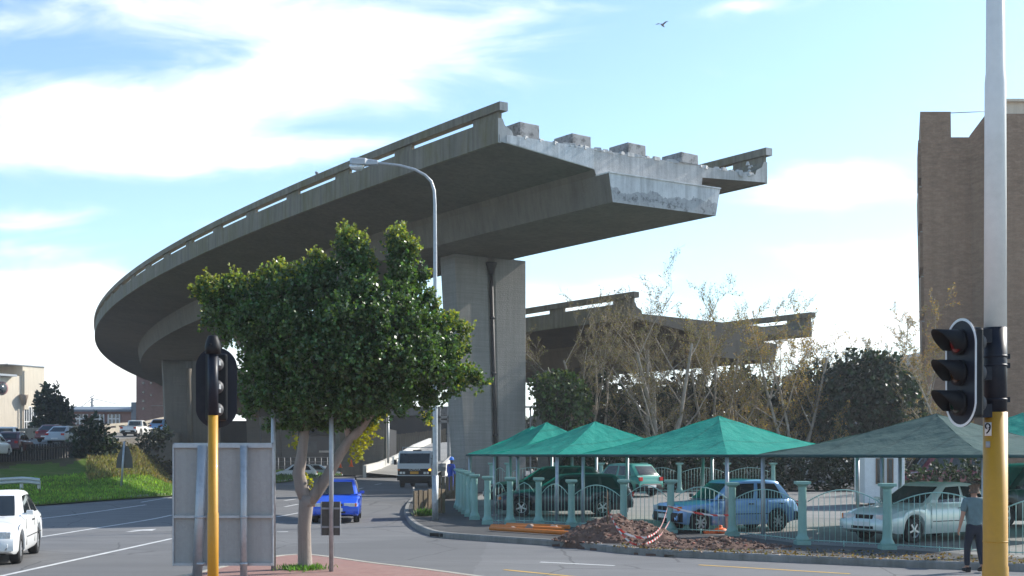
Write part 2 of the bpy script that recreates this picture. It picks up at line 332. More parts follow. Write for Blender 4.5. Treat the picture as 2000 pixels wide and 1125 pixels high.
KERB = [(2500, 1137), (2000, 1116.5), (1800, 1110), (1640, 1103), (1400, 1092), (1240, 1083), (1100, 1068), (960, 1058), (860, 1050), (825, 1040), (803, 1027), (792, 1012), (790, 998), (800, 982), (822, 968), (850, 957), (874, 949)]
kp = [gp(*p) for p in KERB]
def resample(pts, step):
    out = [pts[0].copy()]; acc = 0
    P = []
    n = len(pts)
    for i in range(n - 1):
        p0, p1, p2, p3 = pts[max(0, i - 1)], pts[i], pts[i + 1], pts[min(n - 1, i + 2)]
        for k in range(12):
            s = k / 12; P.append(.5 * ((2 * p1) + (p2 - p0) * s + (2 * p0 - 5 * p1 + 4 * p2 - p3) * s * s + (3 * p1 - p0 - 3 * p2 + p3) * s ** 3))
    P.append(pts[-1])
    last = P[0]; need = step
    for a, b in zip(P, P[1:]):
        L = (b - a).length; pos = 0
        while L - pos >= need: pos += need; out.append(a.lerp(b, pos / L)); need = step
        need -= L - pos
    out.append(P[-1]); return out
kp2 = resample(kp, .5)
def kerb_obj(name, pts, side, mat, h=.15, w=.16, gap=True):
    mb = MB(); rings = []
    for i, p in enumerate(pts):
        a = pts[max(0, i - 1)]; b = pts[min(len(pts) - 1, i + 1)]; d = (b - a); d.z = 0; d.normalize(); n = Vector((-d.y, d.x, 0)) * side
        g = G(p.y); rings.append([Vector((p.x, p.y, g - .1)), Vector((p.x, p.y, g + h - .03)), Vector((p.x, p.y, g + h + .004)) + n * .03, Vector((p.x, p.y, g + h + .004)) + n * w, Vector((p.x, p.y, g - .1)) + n * w])
    mb.loft(rings, closed=False, sm=False); return struct(name, mb, mat)
kerb_obj('kerb', kp2, -1, M['kerb'])
def poly_sheet(name, mat, pts, dz, step=2.0):      # a flat polygon cut into bands along Y so that it follows the ground
    me = bpy.data.meshes.new(name); bm = bmesh.new(); f = bm.faces.new([bm.verts.new((p[0], p[1], 0)) for p in pts])
    y0 = min(p[1] for p in pts); y1 = max(p[1] for p in pts); y = max(y0, 40.0) + step
    while y < min(y1, 60):
        bmesh.ops.bisect_plane(bm, geom=bm.verts[:] + bm.edges[:] + bm.faces[:], plane_co=(0, y, 0), plane_no=(0, 1, 0)); y += step
    for v_ in bm.verts: v_.co.z = G(v_.co.y) + dz
    bmesh.ops.triangulate(bm, faces=bm.faces); bmesh.ops.recalc_face_normals(bm, faces=bm.faces); bm.to_mesh(me); bm.free(); me.materials.append(mat)
    o = bpy.data.objects.new(name, me); C.objects.link(o); o['kind'] = 'structure'; return o
inner = []
for i, p in enumerate(kp2):
    a = kp2[max(0, i - 1)]; b = kp2[min(len(kp2) - 1, i + 1)]; d = (b - a); d.z = 0; d.normalize(); inner.append((p.x + d.y * .15, p.y - d.x * .15))
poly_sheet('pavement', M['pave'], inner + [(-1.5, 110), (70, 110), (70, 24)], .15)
# fence line; each post as (px, base y, top y) in the photograph
POSTS = [(895, 992, 915), (899, 995, 917), (904, 999, 918.5), (910, 1004, 920), (917, 1009, 923), (927, 1015, 926.5), (952, 1024, 930)]
POSTS2 = [(952, 1024, 930), (996, 1024, 932), (1052, 1025, 933), (1116, 1029, 937), (1218, 1036, 937), (1310, 1041, 937), (1430, 1047, 942), (1567, 1064, 940), (1733, 1073, 944), (1945, 1088, 950), (2180, 1102, 958)]
fp1 = [gp(p[0], p[1], .15) for p in POSTS]; fp2 = [gp(p[0], p[1], .15) for p in POSTS2]
poly_sheet('car_park', M['lot'], [(p.x + .1, p.y + .15) for p in fp2] + [(60, 26), (60, 59.5), (-1.2, 59.5)] + [(p.x + .25, p.y) for p in fp1[:-1]], .154)
# traffic island with red brick paving
isl = [(-7.4, 5), (-6.5, 17), (-5.75, 23.2), (-5.5, 24.6), (-5.1, 26.2), (-4.55, 26.75), (-3.9, 26.2), (-2.7, 24.6), (-1.5, 23.2), (.6, 20.3), (2.2, 17), (3.4, 13), (4.6, 5)]
ip = resample([Vector((x, y, 0)) for x, y in isl], .4)
kerb_obj('kerb', ip, -1, M['conc_light'], .12)
poly_sheet('traffic_island', M['brick_pave'], [(p.x, p.y) for p in [Vector(((q.x) + (.13 if q.x < -4.6 else -.13), q.y - (.1 if q.y > 20 else 0), 0)) for q in ip]], .118)
marking('road_marking', (505, 1088), (560, 1091), .1, M['mark_y'])

# ------------------------------------------------------------------ flyover bridges
ZD = 14.0
M['lime'] = concrete('limewashed_concrete', (.78, .78, .77), (.64, .64, .64), stain=(.13, .13, .13), amount=.55)
def damp_band(m, z):                     # the grey, ragged wash mark where the lime has worn off
    t = NT(m.node_tree); b = t.n['Principled BSDF']; old = b.inputs['Base Color'].links[0].from_socket; co = t.new('ShaderNodeTexCoord').outputs['Object']; sx = t.new('ShaderNodeSeparateXYZ'); t.l.new(co, sx.inputs[0])
    n = t.noise(co, .9, 8, .65, 0, 1); k = t.math('LESS_THAN', sx.outputs[2], t.math('ADD', t.math('MULTIPLY', t.math('SUBTRACT', n, .5), 1.5), z)); sp = t.noise(co, 3.2, 9, .75, .5, .62)
    col = t.mix(t.math('MULTIPLY', k, .62), old, (.27, .275, .285)); col = t.mix(t.math('MULTIPLY', sp, t.math('ADD', t.math('MULTIPLY', k, .55), .12)), col, (.05, .05, .05)); t.l.new(col, b.inputs['Base Color'])
damp_band(M['lime'], 12.36); damp_band(M['conc_cut'], 11.0)
EDGE = [(-.37, 45), (-4.0, 49.7), (-6.8, 53.4), (-9.7, 57.6), (-12.6, 62), (-15.5, 66.7), (-18.3, 71.4), (-21, 76), (-23.8, 80.9), (-28.9, 90.9), (-37.2, 110), (-42.2, 124), (-48.8, 149), (-54.6, 178), (-58.6, 205), (-61, 240), (-60.5, 280)]
yp = np.array([e[1] for e in EDGE]); xp = np.array([e[0] for e in EDGE]); cf = np.polyfit((yp - 140) / 100, xp, 5, w=np.where(yp < 215, 3, 1))
def edge_path(dx=0, y_start=45.0, scale_y=1.0):
    # points of the outer edge spaced .5 m, index 0 at the cut end, from the cut end away
    ys = np.arange(45, 285, .05); xs = np.polyval(cf, (ys - 140) / 100); d = np.concatenate([[0], np.cumsum(np.hypot(np.diff(xs), np.diff(ys)))])
    def pos(s):
        if s < 0:
            tx, ty = (xs[20] - xs[0]), (ys[20] - ys[0]); L = math.hypot(tx, ty); return Vector((xs[0] + tx / L * s, ys[0] + ty / L * s, 0))
        return Vector((np.interp(s, d, xs), np.interp(s, d, ys), 0))
    return pos, float(d[-1])
PATH, PLEN = edge_path()
def frame(s):
    p = PATH(s); d = (PATH(s + .5) - PATH(s - .5)).normalized(); return p, d, Vector((d.y, -d.x, 0))
def sweep(mb, poly, s0, s1, step, T, skew=.13, tilt=0.0, mi=0, endmi=None, sm=False, zslope=0.0):
    n = max(1, int((s1 - s0) / step)); rings = []
    for i in range(n + 1):
        s = lerp(s0, s1, i / n); r = []
        for o, z in poly:
            k = max(0, 1 - (s - s0) / 25) if s0 <= 1 else 0
            p, d, nn = frame(s - skew * o * (k if s0 <= 1 else 0)); q = p + nn * o; r.append(T(Vector((q.x, q.y, z - tilt * o - zslope * s))))
        rings.append(r)
    mb.loft(rings, True, mi, sm)
    k = len(poly)
    mb.add(rings[0], [tuple(range(k))[::-1]], endmi if endmi is not None else mi); mb.add(rings[-1], [tuple(range(k))], mi)
def flyover(root_loc, label, T, tilt, length, mats, wide, blocks, zslope=0.0):
    root = thing('flyover_bridge', label, 'bridge', root_loc); W_ = wide; zd = ZD
    par, deckm, cut = mats
    mb = MB(); bw0, bw1 = 4.15, 4.15 + 5.35
    slab = [(0.02, zd - .26), (0.02, zd), (W_ - .02, zd), (W_ - .02, zd - .26), (bw1 - .15, zd - .46), (bw1 - .22, zd - 1.05), (bw0 + .1, zd - 1.05), (bw0, zd - .78)]
    sweep(mb, slab, 0, length, 2.0, T, tilt=tilt, endmi=1, zslope=zslope); mesh_obj('deck', mb, [deckm, cut], root, True)
    mb = MB(); box = [(bw0 + .06, zd - 1.03), (bw1 + .05, zd - 1.03), (bw1 - .16, zd - 2.12), (bw0 + .24, zd - 2.12)]
    sweep(mb, box, -.75, length, 2.0, T, tilt=tilt, endmi=1, zslope=zslope); g = mesh_obj('box_girder', mb, [deckm, M['lime'] if blocks else cut], root, True)
    if blocks:
        mb = MB(); sweep(mb, [(bw0 + .05, zd - 1.035), (bw1 + .06, zd - 1.035), (bw1 + .06, zd - .985), (bw0 + .05, zd - .985)], -.80, -.02, .4, T, tilt=tilt); mesh_obj('ledge_screed', mb, M['lime'], g, True)
        mb = MB(); sweep(mb, [(.3, zd - .265), (.3, zd + .012), (bw0 - .05, zd + .012), (bw0 - .05, zd - .76)], -.035, .0, .4, T, tilt=tilt); mesh_obj('edge_render', mb, M['lime'], g, True)
    for side in (0, 1):
        f = (lambda o: o) if side == 0 else (lambda o: W_ - o)
        mb = MB(); wall = [(f(-.03), zd - .3), (f(-.03), zd + .6), (f(.15), zd + .6), (f(.26), zd + .36), (f(.55), zd + .2), (f(.62), zd + .002), (f(.1), zd + .002), (f(.1), zd - .3)]
        sweep(mb, wall, .02, length, 1.0, T, tilt=tilt, endmi=1, zslope=zslope)
        s = .7
        while s < length - 6:
            sweep(mb, [(f(0), zd + .58), (f(0), zd + .86), (f(.14), zd + .86), (f(.14), zd + .58)], s if s > 1 else .05, s + (1.35 if s > 1 else .95), .7, T, tilt=tilt, skew=.13 if s < 1 else 0, zslope=zslope); s += 5.3
        p = mesh_obj('parapet', mb, [par, cut], root, True)
        mb = MB(); sweep(mb, [(f(-.1), zd + .84), (f(-.1), zd + 1.15), (f(.24), zd + 1.15), (f(.24), zd + .84)], -.18, length, 1.0, T, tilt=tilt, endmi=1, zslope=zslope)
        mesh_obj('top_rail', mb, [par, cut], p, True)
    return root
B1 = flyover((-3, 60, .3), 'unfinished curved concrete flyover ending in a cut-off edge with four blocks', lambda p: p, .008, PLEN - 10, (M['conc_par'], M['conc'], M['conc_cut']), 12.75, True)
# second bridge: the same family of curve, farther right and lower
def T2(p): return Vector((p.x * 1.0 + 7.1 + .0, p.y + 22.2, p.z - 14.0 + 2.3 + 7.75 - .05))
B2 = flyover((8, 76, .3), 'second unfinished concrete flyover, lower and partly behind the bare trees', T2, .03, PLEN - 10, (M['conc_par'], M['brown_conc'], M['conc']), 13.0, False)
mb = MB()                                # chipped concrete along the top edge of the cut face
for k_ in range(46):
    o_ = RNG.uniform(.7, 12.3); f_ = frame(-.13 * o_); q = f_[0] + f_[2] * o_; sz_ = RNG.uniform(.05, .17); mb.box((q.x + f_[1].x * .06, q.y + f_[1].y * .06, ZD - .008 * o_ + RNG.uniform(-.02, .03)), (sz_ * 2.2, .16, sz_), RNG.uniform(-.5, .5) + .55, top=(RNG.uniform(.4, .9), .7))
o_ = mesh_obj('chipped_edge', mb, M['conc_cut'], B1, True, bevel=.012); o_['kind'] = 'stuff'
mb = MB()
for k_ in range(8):
    o_ = RNG.uniform(11.2, 12.7); f_ = frame(-.13 * o_ - .02); q = f_[0] + f_[2] * o_; sz_ = RNG.uniform(.05, .14); mb.box((q.x, q.y, ZD + RNG.uniform(-.2, .5) - .1), (sz_ * 1.6, .12, sz_ * 1.4), RNG.uniform(-.4, .4) + .5, top=(RNG.uniform(.3, .8), .6))
o_ = mesh_obj('broken_lumps', mb, M['conc_cut'], B1, True, bevel=.012); o_['kind'] = 'stuff'
def pier(root, A, dirn, wt, wb, th, zt, zb, shift, mat, pipe=None):
    d = Vector((*dirn, 0)).normalized(); n = Vector((-d.y, d.x, 0))
    mb = MB(); rings = []
    for k in range(9):
        s = k / 8; w = lerp(wt, wb, s); a = Vector((*A, 0)) + d * (shift * s); g = .07
        pts = []
        # rounded front groove for the drain pipe
        for o, e in ((0, 0), (w * .44, 0), (w * .47, g), (w * .53, g), (w * .56, 0), (w, 0), (w, th), (w * .56, th), (w * .53, th - g), (w * .47, th - g), (w * .44, th), (0, th)):
            q = a + d * o + n * e; pts.append((q.x, q.y, lerp(zt, zb, s)))
        rings.append(pts)
    mb.loft(rings, True, 0, False, True); o = mesh_obj('pier', mb, mat, root, True, bevel=.03)
    return o, d, n
P1, d1, n1 = pier(B1, (-2.75, 58.5), (.83, .55), 4.12, 3.4, 1.35, ZD - 2.17, .2, .72, M['conc_pier'])
mb = MB(); a0 = Vector((-2.75, 58.5, 0)) + d1 * 2.06 - n1 * .02; a1 = Vector((-2.75, 58.5, 0)) + d1 * (.72 + 1.7) - n1 * .02
mb.tube([Vector((a0.x, a0.y, ZD - 2.75)), Vector((a1.x, a1.y, .3))], .095, 10); mb.lathe([(.11, -.25), (.3, .25), (.3, .32)], (a0.x, a0.y, ZD - 2.75), 10)
for z in (8.9, 6.2, 3.2):
    k = (ZD - 2.75 - z) / (ZD - 3); q = a0.lerp(a1, k); mb.lathe([(.125, -.06), (.125, .06)], (q.x, q.y, z), 10)
M['pipe_dark'] = plain('dark_drain_pipe', (.035, .03, .03), .6, vary=.2); mesh_obj('drain_pipe', mb, M['pipe_dark'], P1, True)
for o_ in (.55, 3.3):
    mb = MB(); q = Vector((-2.75, 58.5, 0)) + d1 * o_ + n1 * .65; mb.box((q.x, q.y, ZD - 2.15), (.7, .7, .12), math.atan2(d1.y, d1.x)); mesh_obj('bearing', mb, M['black'], P1, True)
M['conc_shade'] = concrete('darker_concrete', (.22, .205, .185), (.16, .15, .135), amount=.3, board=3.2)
pa = at(318, 706, 125)
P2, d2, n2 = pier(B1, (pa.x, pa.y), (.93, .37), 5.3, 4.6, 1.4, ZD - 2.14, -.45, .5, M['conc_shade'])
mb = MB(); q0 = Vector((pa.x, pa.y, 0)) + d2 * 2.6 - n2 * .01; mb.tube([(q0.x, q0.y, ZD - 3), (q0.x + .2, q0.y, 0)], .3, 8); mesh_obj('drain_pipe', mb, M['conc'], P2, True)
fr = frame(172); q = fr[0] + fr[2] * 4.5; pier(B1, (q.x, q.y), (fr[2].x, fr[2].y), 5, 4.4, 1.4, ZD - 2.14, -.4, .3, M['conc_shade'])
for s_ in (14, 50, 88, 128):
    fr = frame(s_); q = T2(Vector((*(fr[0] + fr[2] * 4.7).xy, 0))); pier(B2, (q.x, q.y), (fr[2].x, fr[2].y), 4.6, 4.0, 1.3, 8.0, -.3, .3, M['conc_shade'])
def deck_block(s, o, dims, rot, lab):
    fr = frame(s); q = fr[0] + fr[2] * o; mb = MB(); mb.box((0, 0, dims[2] / 2), dims, 0, top=(.98, .97))
    r = mesh_obj('concrete_block', mb, M['conc_cut'], bevel=.03); r.location = (q.x, q.y, ZD - .008 * o + .002); r.rotation_euler = (0, 0, math.atan2(fr[2].y, fr[2].x) + rot); return tag(r, lab, 'block', 'concrete blocks on the cut-off deck end')
for s_, px0, px1, sz, lab in ((1.1, 1008, 1060, .92, 'pale concrete block on the flyover deck nearest its left parapet'), (.75, 1112, 1160, .70, 'grey concrete block second from the left parapet of the flyover'),
                          (.35, 1220, 1268, .58, 'grey concrete block above the middle of the cut girder'), (-.05, 1323, 1370, .42, 'grey concrete block nearest the right parapet of the flyover')):
    # offset across the deck from the pixel column of its front face
    best = min(np.arange(0, 13, .02), key=lambda o: abs(1000 + F * ((frame(s_ - .13 * o)[0] + frame(s_)[2] * o).x / (frame(s_ - .13 * o)[0] + frame(s_)[2] * o).y) - (px0 + px1) / 2))
    deck_block(s_ - .13 * best + .55, best, (.98, 1.15, sz), .0, lab)
# ------------------------------------------------------------------ trees and plants
def leaf_obj(name, P, D, size, cols, mat, parent, aspect=.42, jitter=.6):
    """P (n,3) leaf bases in world space, D (n,3) rough directions, size (n,), cols (n,3): one folded pointed leaf each"""
    n = len(P); D = D + RNG.normal(0, jitter, (n, 3)); D /= np.linalg.norm(D, axis=1)[:, None] + 1e-9
    R = RNG.normal(0, 1, (n, 3)); U = np.cross(D, R); U /= np.linalg.norm(U, axis=1)[:, None] + 1e-9; N = np.cross(U, D)
    s = size[:, None]; V = np.empty((n, 4, 3))
    V[:, 0] = P; V[:, 1] = P + D * s * .5 + U * s * aspect - N * s * .07; V[:, 2] = P + D * s - N * s * .12; V[:, 3] = P + D * s * .5 - U * s * aspect - N * s * .07
    V -= np.array(parent.location)[None, None]
    me = bpy.data.meshes.new(name); me.vertices.add(n * 4); me.vertices.foreach_set('co', V.reshape(-1)); me.loops.add(n * 4); me.loops.foreach_set('vertex_index', np.arange(n * 4, dtype=np.int32))
    me.polygons.add(n); me.polygons.foreach_set('loop_start', np.arange(0, n * 4, 4, dtype=np.int32)); me.update(calc_edges=True)
    a = me.attributes.new('leaf', 'FLOAT_COLOR', 'FACE'); c4 = np.ones((n, 4), np.float32); c4[:, :3] = cols; a.data.foreach_set('color', c4.reshape(-1))
    me.materials.append(mat); o = bpy.data.objects.new(name, me); C.objects.link(o); o.parent = parent; return o
def lobes_points(lobes, per_m2, shell=.35):
    """lobes: (centre Vector, (rx, ry, rz)); points near the shells of a union of ellipsoids, with outward directions"""
    P = []; D = []
    for c, r in lobes:
        area = 4 * PI * ((r[0] * r[1]) ** 1.6 / 3 + (r[0] * r[2]) ** 1.6 / 3 + (r[1] * r[2]) ** 1.6 / 3) ** (1 / 1.6); n = max(6, int(area * per_m2))
        d = RNG.normal(0, 1, (n, 3)); d /= np.linalg.norm(d, axis=1)[:, None]; k = 1 - shell * RNG.random(n) ** 1.5
        P.append(np.array(c)[None] + d * np.array(r)[None] * k[:, None]); D.append(d)
    return np.concatenate(P), np.concatenate(D)
def shoots(P, D, n_leaf, length, up=.6):
    """turn each point into a little shoot carrying n_leaf leaves: returns bases, directions, position along the shoot"""
    n = len(P); A = D + np.array([0, 0, up])[None] + RNG.normal(0, .35, (n, 3)); A /= np.linalg.norm(A, axis=1)[:, None]
    k = np.tile((np.arange(n_leaf) + .5) / n_leaf, n); I = np.repeat(np.arange(n), n_leaf); L = length * RNG.uniform(.6, 1.3, n)[I]
    side = RNG.normal(0, 1, (n * n_leaf, 3)); side -= A[I] * np.sum(side * A[I], axis=1)[:, None]; side /= np.linalg.norm(side, axis=1)[:, None]
    return P[I] + A[I] * (k * L)[:, None], A[I] * .6 + side, k, I
def jit(base, n, amt=.25): return np.clip(np.array(base)[None] * (1 + RNG.normal(0, amt, (n, 1))) * (1 + RNG.normal(0, amt * .3, (n, 3))), .002, 1)

# --- the street tree on the traffic island
TY = 23.3
tb = Vector((-3.97, TY, .12))
tree = thing('street_tree', 'leafy evergreen street tree with forked pale trunk on the brick traffic island', 'tree', tb)
def tp(px, py, dy=0): return at(px, py, TY + dy)
mb = MB()
mb.tube([tp(597, 1116), tp(596, 1104), tp(595, 1075), tp(594, 1030), tp(598, 985), tp(600, 968)], [.165, .14, .128, .125, .14, .15], 14)
mb.tube([tp(603, 990), tp(590, 955), tp(583, 925), tp(590, 885), tp(594, 850), tp(598, 800, .1), tp(585, 720, .2), tp(560, 640, .3)], [.13, .135, .12, .10, .09, .08, .06, .03], 12)
mb.tube([tp(600, 985), tp(618, 962), tp(640, 930), tp(662, 890), tp(683, 858), tp(705, 838, -.1), tp(735, 790, -.2), tp(760, 720, -.2), tp(780, 620, 0)], [.12, .12, .108, .098, .09, .078, .065, .05, .02], 12)
for pts in ([(596, 830), (540, 760), (480, 690), (420, 600)], [(590, 770), (620, 690), (650, 600), (660, 540)], [(683, 858), (670, 800), (680, 700), (690, 560)], [(720, 815), (790, 770), (860, 740), (915, 745)], [(745, 770), (810, 690), (850, 640)]):
    z_ = RNG.uniform(-.7, .7); mb.tube([tp(x, y, z_ * i / 3) for i, (x, y) in enumerate(pts)], [.07, .05, .035, .015], 8)
mb.tube([tp(612, 972), tp(622, 955), tp(628, 948)], [.07, .06, .05], 8)
trunk = mesh_obj('trunk', mb, M['bark'], tree, True)
sc_ = TY / F
LOB = [  # px, py, radius x, radius y (photo pixels), depth offset m, depth radius factor
 (392, 572, 16, 14, .1, .9), (412, 560, 18, 20, 0, .9), (436, 575, 26, 24, -.1, .9), (462, 560, 20, 24, .1, .9), (480, 590, 34, 34, -.1, .9), (418, 610, 20, 18, .2, 1), (450, 625, 34, 32, 0, 1), (404, 640, 8, 8, .1, .8), (500, 640, 48, 46, -.5, 1),
 (520, 560, 22, 32, 0, .9), (548, 540, 16, 28, 0, .8), (555, 590, 36, 46, -.4, 1), (583, 545, 14, 30, .1, .8), (600, 570, 24, 50, -.2, .9), (575, 650, 56, 52, -.7, 1), (618, 515, 13, 26, .1, .8), (640, 535, 20, 36, .1, .8), (632, 580, 26, 40, -.3, .9),
 (676, 470, 17, 26, .1, .8), (692, 490, 22, 40, .1, .8), (706, 530, 24, 50, 0, .8), (690, 575, 32, 40, -.4, .9), (672, 640, 52, 54, -.9, 1), (722, 590, 28, 46, -.5, .9), (745, 640, 42, 48, -.8, 1),
 (776, 470, 18, 26, .1, .8), (795, 485, 22, 24, .1, .8), (782, 530, 22, 44, .1, .8), (800, 575, 22, 40, 0, .8), (826, 548, 10, 12, .1, .8), (772, 600, 28, 46, -.4, .9), (800, 640, 40, 44, -.5, 1), (835, 605, 18, 28, .2, .8), (848, 650, 32, 34, 0, .9),
 (880, 640, 18, 18, .2, .8), (905, 655, 12, 10, .2, .7), (896, 690, 18, 14, .1, .8), (868, 690, 30, 28, -.1, .9), (905, 738, 26, 18, 0, .8), (934, 752, 16, 8, 0, .7), (868, 745, 38, 36, -.2, .9), (820, 700, 48, 44, -.6, 1), (770, 710, 54, 52, -.9, 1),
 (700, 715, 60, 56, -1.0, 1), (625, 710, 58, 54, -1.0, 1), (550, 710, 46, 44, -.6, 1), (505, 705, 34, 38, -.2, 1), (495, 760, 30, 30, 0, .9), (545, 775, 44, 36, -.5, 1), (610, 780, 50, 40, -.8, 1), (690, 780, 54, 40, -.8, 1), (760, 780, 46, 36, -.5, 1),
 (595, 828, 40, 18, -.1, .9), (655, 830, 36, 14, 0, .9), (700, 815, 32, 20, 0, .9), (815, 775, 34, 22, 0, .9), (850, 785, 18, 12, 0, .8), (832, 808, 8, 16, 0, .7), (500, 800, 22, 18, .1, .9), (540, 835, 20, 12, 0, .8),
 (470, 640, 40, 40, .6, 1), (560, 680, 70, 70, .8, .8), (640, 690, 80, 90, .9, .8), (730, 690, 80, 90, .9, .8), (800, 690, 60, 70, .7, .8), (690, 610, 36, 50, .5, .8), (785, 620, 34, 40, .5, .8), (860, 690, 36, 40, .5, .8)]
lob = [(tp(x, y + (8 if y < 530 else 4 if y < 600 else 0), dz), (rx * .93 * sc_, max(rx, ry) * sc_ * kd * 1.0, ry * .95 * sc_)) for x, y, rx, ry, dz, kd in LOB]
Pp, Dd = lobes_points(lob, 125, .6)
Bb, Ld, kk, I = shoots(Pp, Dd, 11, .17, 1.0)
big = [l for l in lob if l[0].z > 3.6]; Pq = []; Dq = []           # longer sprigs that stand out of the crown
for _ in range(420):
    c_, r_ = big[int(RNG.integers(len(big)))]; d_ = RNG.normal(0, 1, 3); d_[2] = abs(d_[2]) + .35; d_ /= np.linalg.norm(d_); Pq.append(np.array(c_) + d_ * np.array(r_) * .92); Dq.append(d_)
B2_, L2_, k2_, I2_ = shoots(np.array(Pq), np.array(Dq), 14, .22, .8); Bb = np.concatenate([Bb, B2_]); Ld = np.concatenate([Ld, L2_]); kk = np.concatenate([kk, k2_])
n = len(Bb); clump = RNG.normal(1, .16, len(Pp) + 420); cols = jit((.075, .135, .05), n, .30) * np.clip(clump, .6, 1.5)[np.concatenate([I, I2_ + len(Pp)])][:, None]
# new growth plus sunlit tips put into the colour: paler yellow-green at the ends of the uppermost and outermost shoots
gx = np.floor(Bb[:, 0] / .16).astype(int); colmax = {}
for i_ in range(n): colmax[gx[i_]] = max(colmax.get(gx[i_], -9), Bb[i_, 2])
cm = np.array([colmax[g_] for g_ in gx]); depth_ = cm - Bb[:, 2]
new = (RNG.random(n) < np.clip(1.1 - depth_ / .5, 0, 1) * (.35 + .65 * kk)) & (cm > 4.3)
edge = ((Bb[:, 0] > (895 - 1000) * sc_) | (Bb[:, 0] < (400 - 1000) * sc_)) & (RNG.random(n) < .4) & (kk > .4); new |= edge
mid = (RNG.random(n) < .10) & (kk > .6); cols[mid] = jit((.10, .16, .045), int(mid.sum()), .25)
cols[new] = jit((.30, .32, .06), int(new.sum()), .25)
sz = RNG.uniform(.042, .085, n)
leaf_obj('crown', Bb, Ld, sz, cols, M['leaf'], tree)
# low backlit yellow sprays under the right-hand limb
yl = [(tp(x, y, .1), (rx * sc_, .16, ry * sc_)) for x, y, rx, ry in [(705, 850, 26, 18), (728, 842, 16, 14), (700, 875, 24, 10), (690, 888, 10, 7), (735, 805, 16, 8), (607, 942, 8, 16), (832, 818, 9, 12), (575, 855, 6, 12)]]
Pp, Dd = lobes_points(yl, 55, .9); Bb, Ld, kk, I = shoots(Pp, Dd, 7, .14, .1)
leaf_obj('low_sprays', Bb, Ld, RNG.uniform(.05, .085, len(Bb)), jit((.36, .33, .03), len(Bb), .2), M['leaf_dry'], tree)

def dense_tree(name, base, lobes, label, cat, col, mat, per=26, leaf=.14, nl=6, sl=.3, group=None, trunk_r=.14, tips=None, shell=.5):
    r = thing(name, label, cat, base, group=group); lob = [(Vector(c), rr) for c, rr in lobes]
    mb = MB(); top = max(lob, key=lambda l: l[1][0])
    for c, rr in lob[:9]:
        s0 = Vector(base) + Vector((RNG.uniform(-.1, .1), RNG.uniform(-.1, .1), -.05)); mid = s0.lerp(c, .45) + Vector((0, 0, .3 * rr[2]))
        mb.tube([s0, mid, c], [trunk_r, trunk_r * .6, trunk_r * .15], 6)
    mesh_obj('trunk', mb, M['bark_dark'], r, True)
    P, D = lobes_points(lob, per, shell); B, L, k, I = shoots(P, D, nl, sl, .35); n = len(B); cols = jit(col, n, .35)
    clump = RNG.normal(1, .22, len(P))[I][:, None]; cols = np.clip(cols * clump, .003, 1)
    if tips:
        f = (k > .5) & (D[I][:, 2] > .15) & (RNG.random(n) < tips[1]); cols[f] = jit(tips[0], int(f.sum()), .25)
    leaf_obj('crown', B, L, RNG.uniform(.7, 1.3, n) * leaf, cols, mat, r); return r
def px_lobes(Y, L): return [(at(x, y, Y + dy), (rx * Y / F, max(rx, ry) * Y / F * .9, ry * Y / F)) for x, y, rx, ry, dy in L]

def bare_tree(base, height, label, spread=.35, stems=4, levels=4, seed=1, leaves=.5, leafcol=(.24, .17, .075), lean=(0, 0), first=.28, group=None, thick=1.0):
    rg = random.Random(seed); r = thing('bare_tree', label, 'tree', base, group=group); mb = MB(); LP = []; LD = []
    def grow(p, d, L, rad, lev):
        n = 4; pts = [p]; rs = [rad]; q = p.copy(); dd = d.copy()
        for i in range(n):
            dd = (dd + Vector((rg.gauss(0, .09), rg.gauss(0, .09), rg.gauss(.05, .06)))).normalized(); q = q + dd * L / n; pts.append(q.copy()); rs.append(max(.0045, rad * lerp(1, .5, (i + 1) / n)))
        mb.tube(pts, rs, 7 if lev == 0 else 5 if lev == 1 else 4 if lev == 2 else 3, 1 if lev > 1 else 0, cap=False)
        if lev >= levels - 2:
            for k in range(5 if lev >= levels - 1 else 3):
                if rg.random() < leaves:
                    u_ = rg.random() * n; i = min(n - 1, int(u_)); LP.append(pts[i].lerp(pts[i + 1], u_ - i)); LD.append(dd)
        if lev < levels:
            nb = rg.choice((4, 5, 5)) if lev < levels - 1 else rg.choice((10, 11, 12))
            for k in range(nb):
                u_ = (k + rg.uniform(.35, 1)) / nb * n; i = min(n - 1, int(u_)); b = pts[i].lerp(pts[i + 1], u_ - i)
                ax = dd.orthogonal(); ax.rotate(Matrix.Rotation(rg.uniform(0, 2 * PI), 3, dd)); nd = (dd + ax * rg.uniform(.5, 1.1) + Vector((0, 0, .24))).normalized()
                grow(b, nd, L * rg.uniform(.38, .54) * (1.0 if u_ > 1 else .85), max(.0062, rs[min(n, i + 1)] * rg.uniform(.42, .6)), lev + 1)
    for s in range(stems):
        a = 2 * PI * s / stems + rg.uniform(-.4, .4); d = Vector((math.cos(a) * spread + lean[0], math.sin(a) * spread + lean[1], 1)).normalized()
        grow(Vector(base) + Vector((math.cos(a) * .12, math.sin(a) * .12, -.05)), d, height * rg.uniform(.62, .75), height * .0105 * thick, 0)
    mesh_obj('trunk', mb, [M['bark_pale'], M['bark_grey']], r, True)
    P = np.array([list(p) for p in LP]); D = np.array([list(d) for d in LD])
    P = P + RNG.normal(0, .025, P.shape); n = len(P); cols = jit(leafcol, n, .35)
    g = RNG.random(n) < .3; cols[g] = jit((.17, .15, .05), int(g.sum()), .3)
    leaf_obj('crown', P, D, RNG.uniform(.045, .09, n), cols, M['leaf_dry'], r, jitter=1.2); return r
gB = 'bare winter trees behind the car park'
def hgt(py, Y): return H0 + (HZ - py) / F * Y
def bt(px, Y, ytop, label, **k): b = Vector(((px - 1000) / F * Y, Y, .35)); return bare_tree(b, hgt(ytop, Y) - .35, label, group=gB, **k)
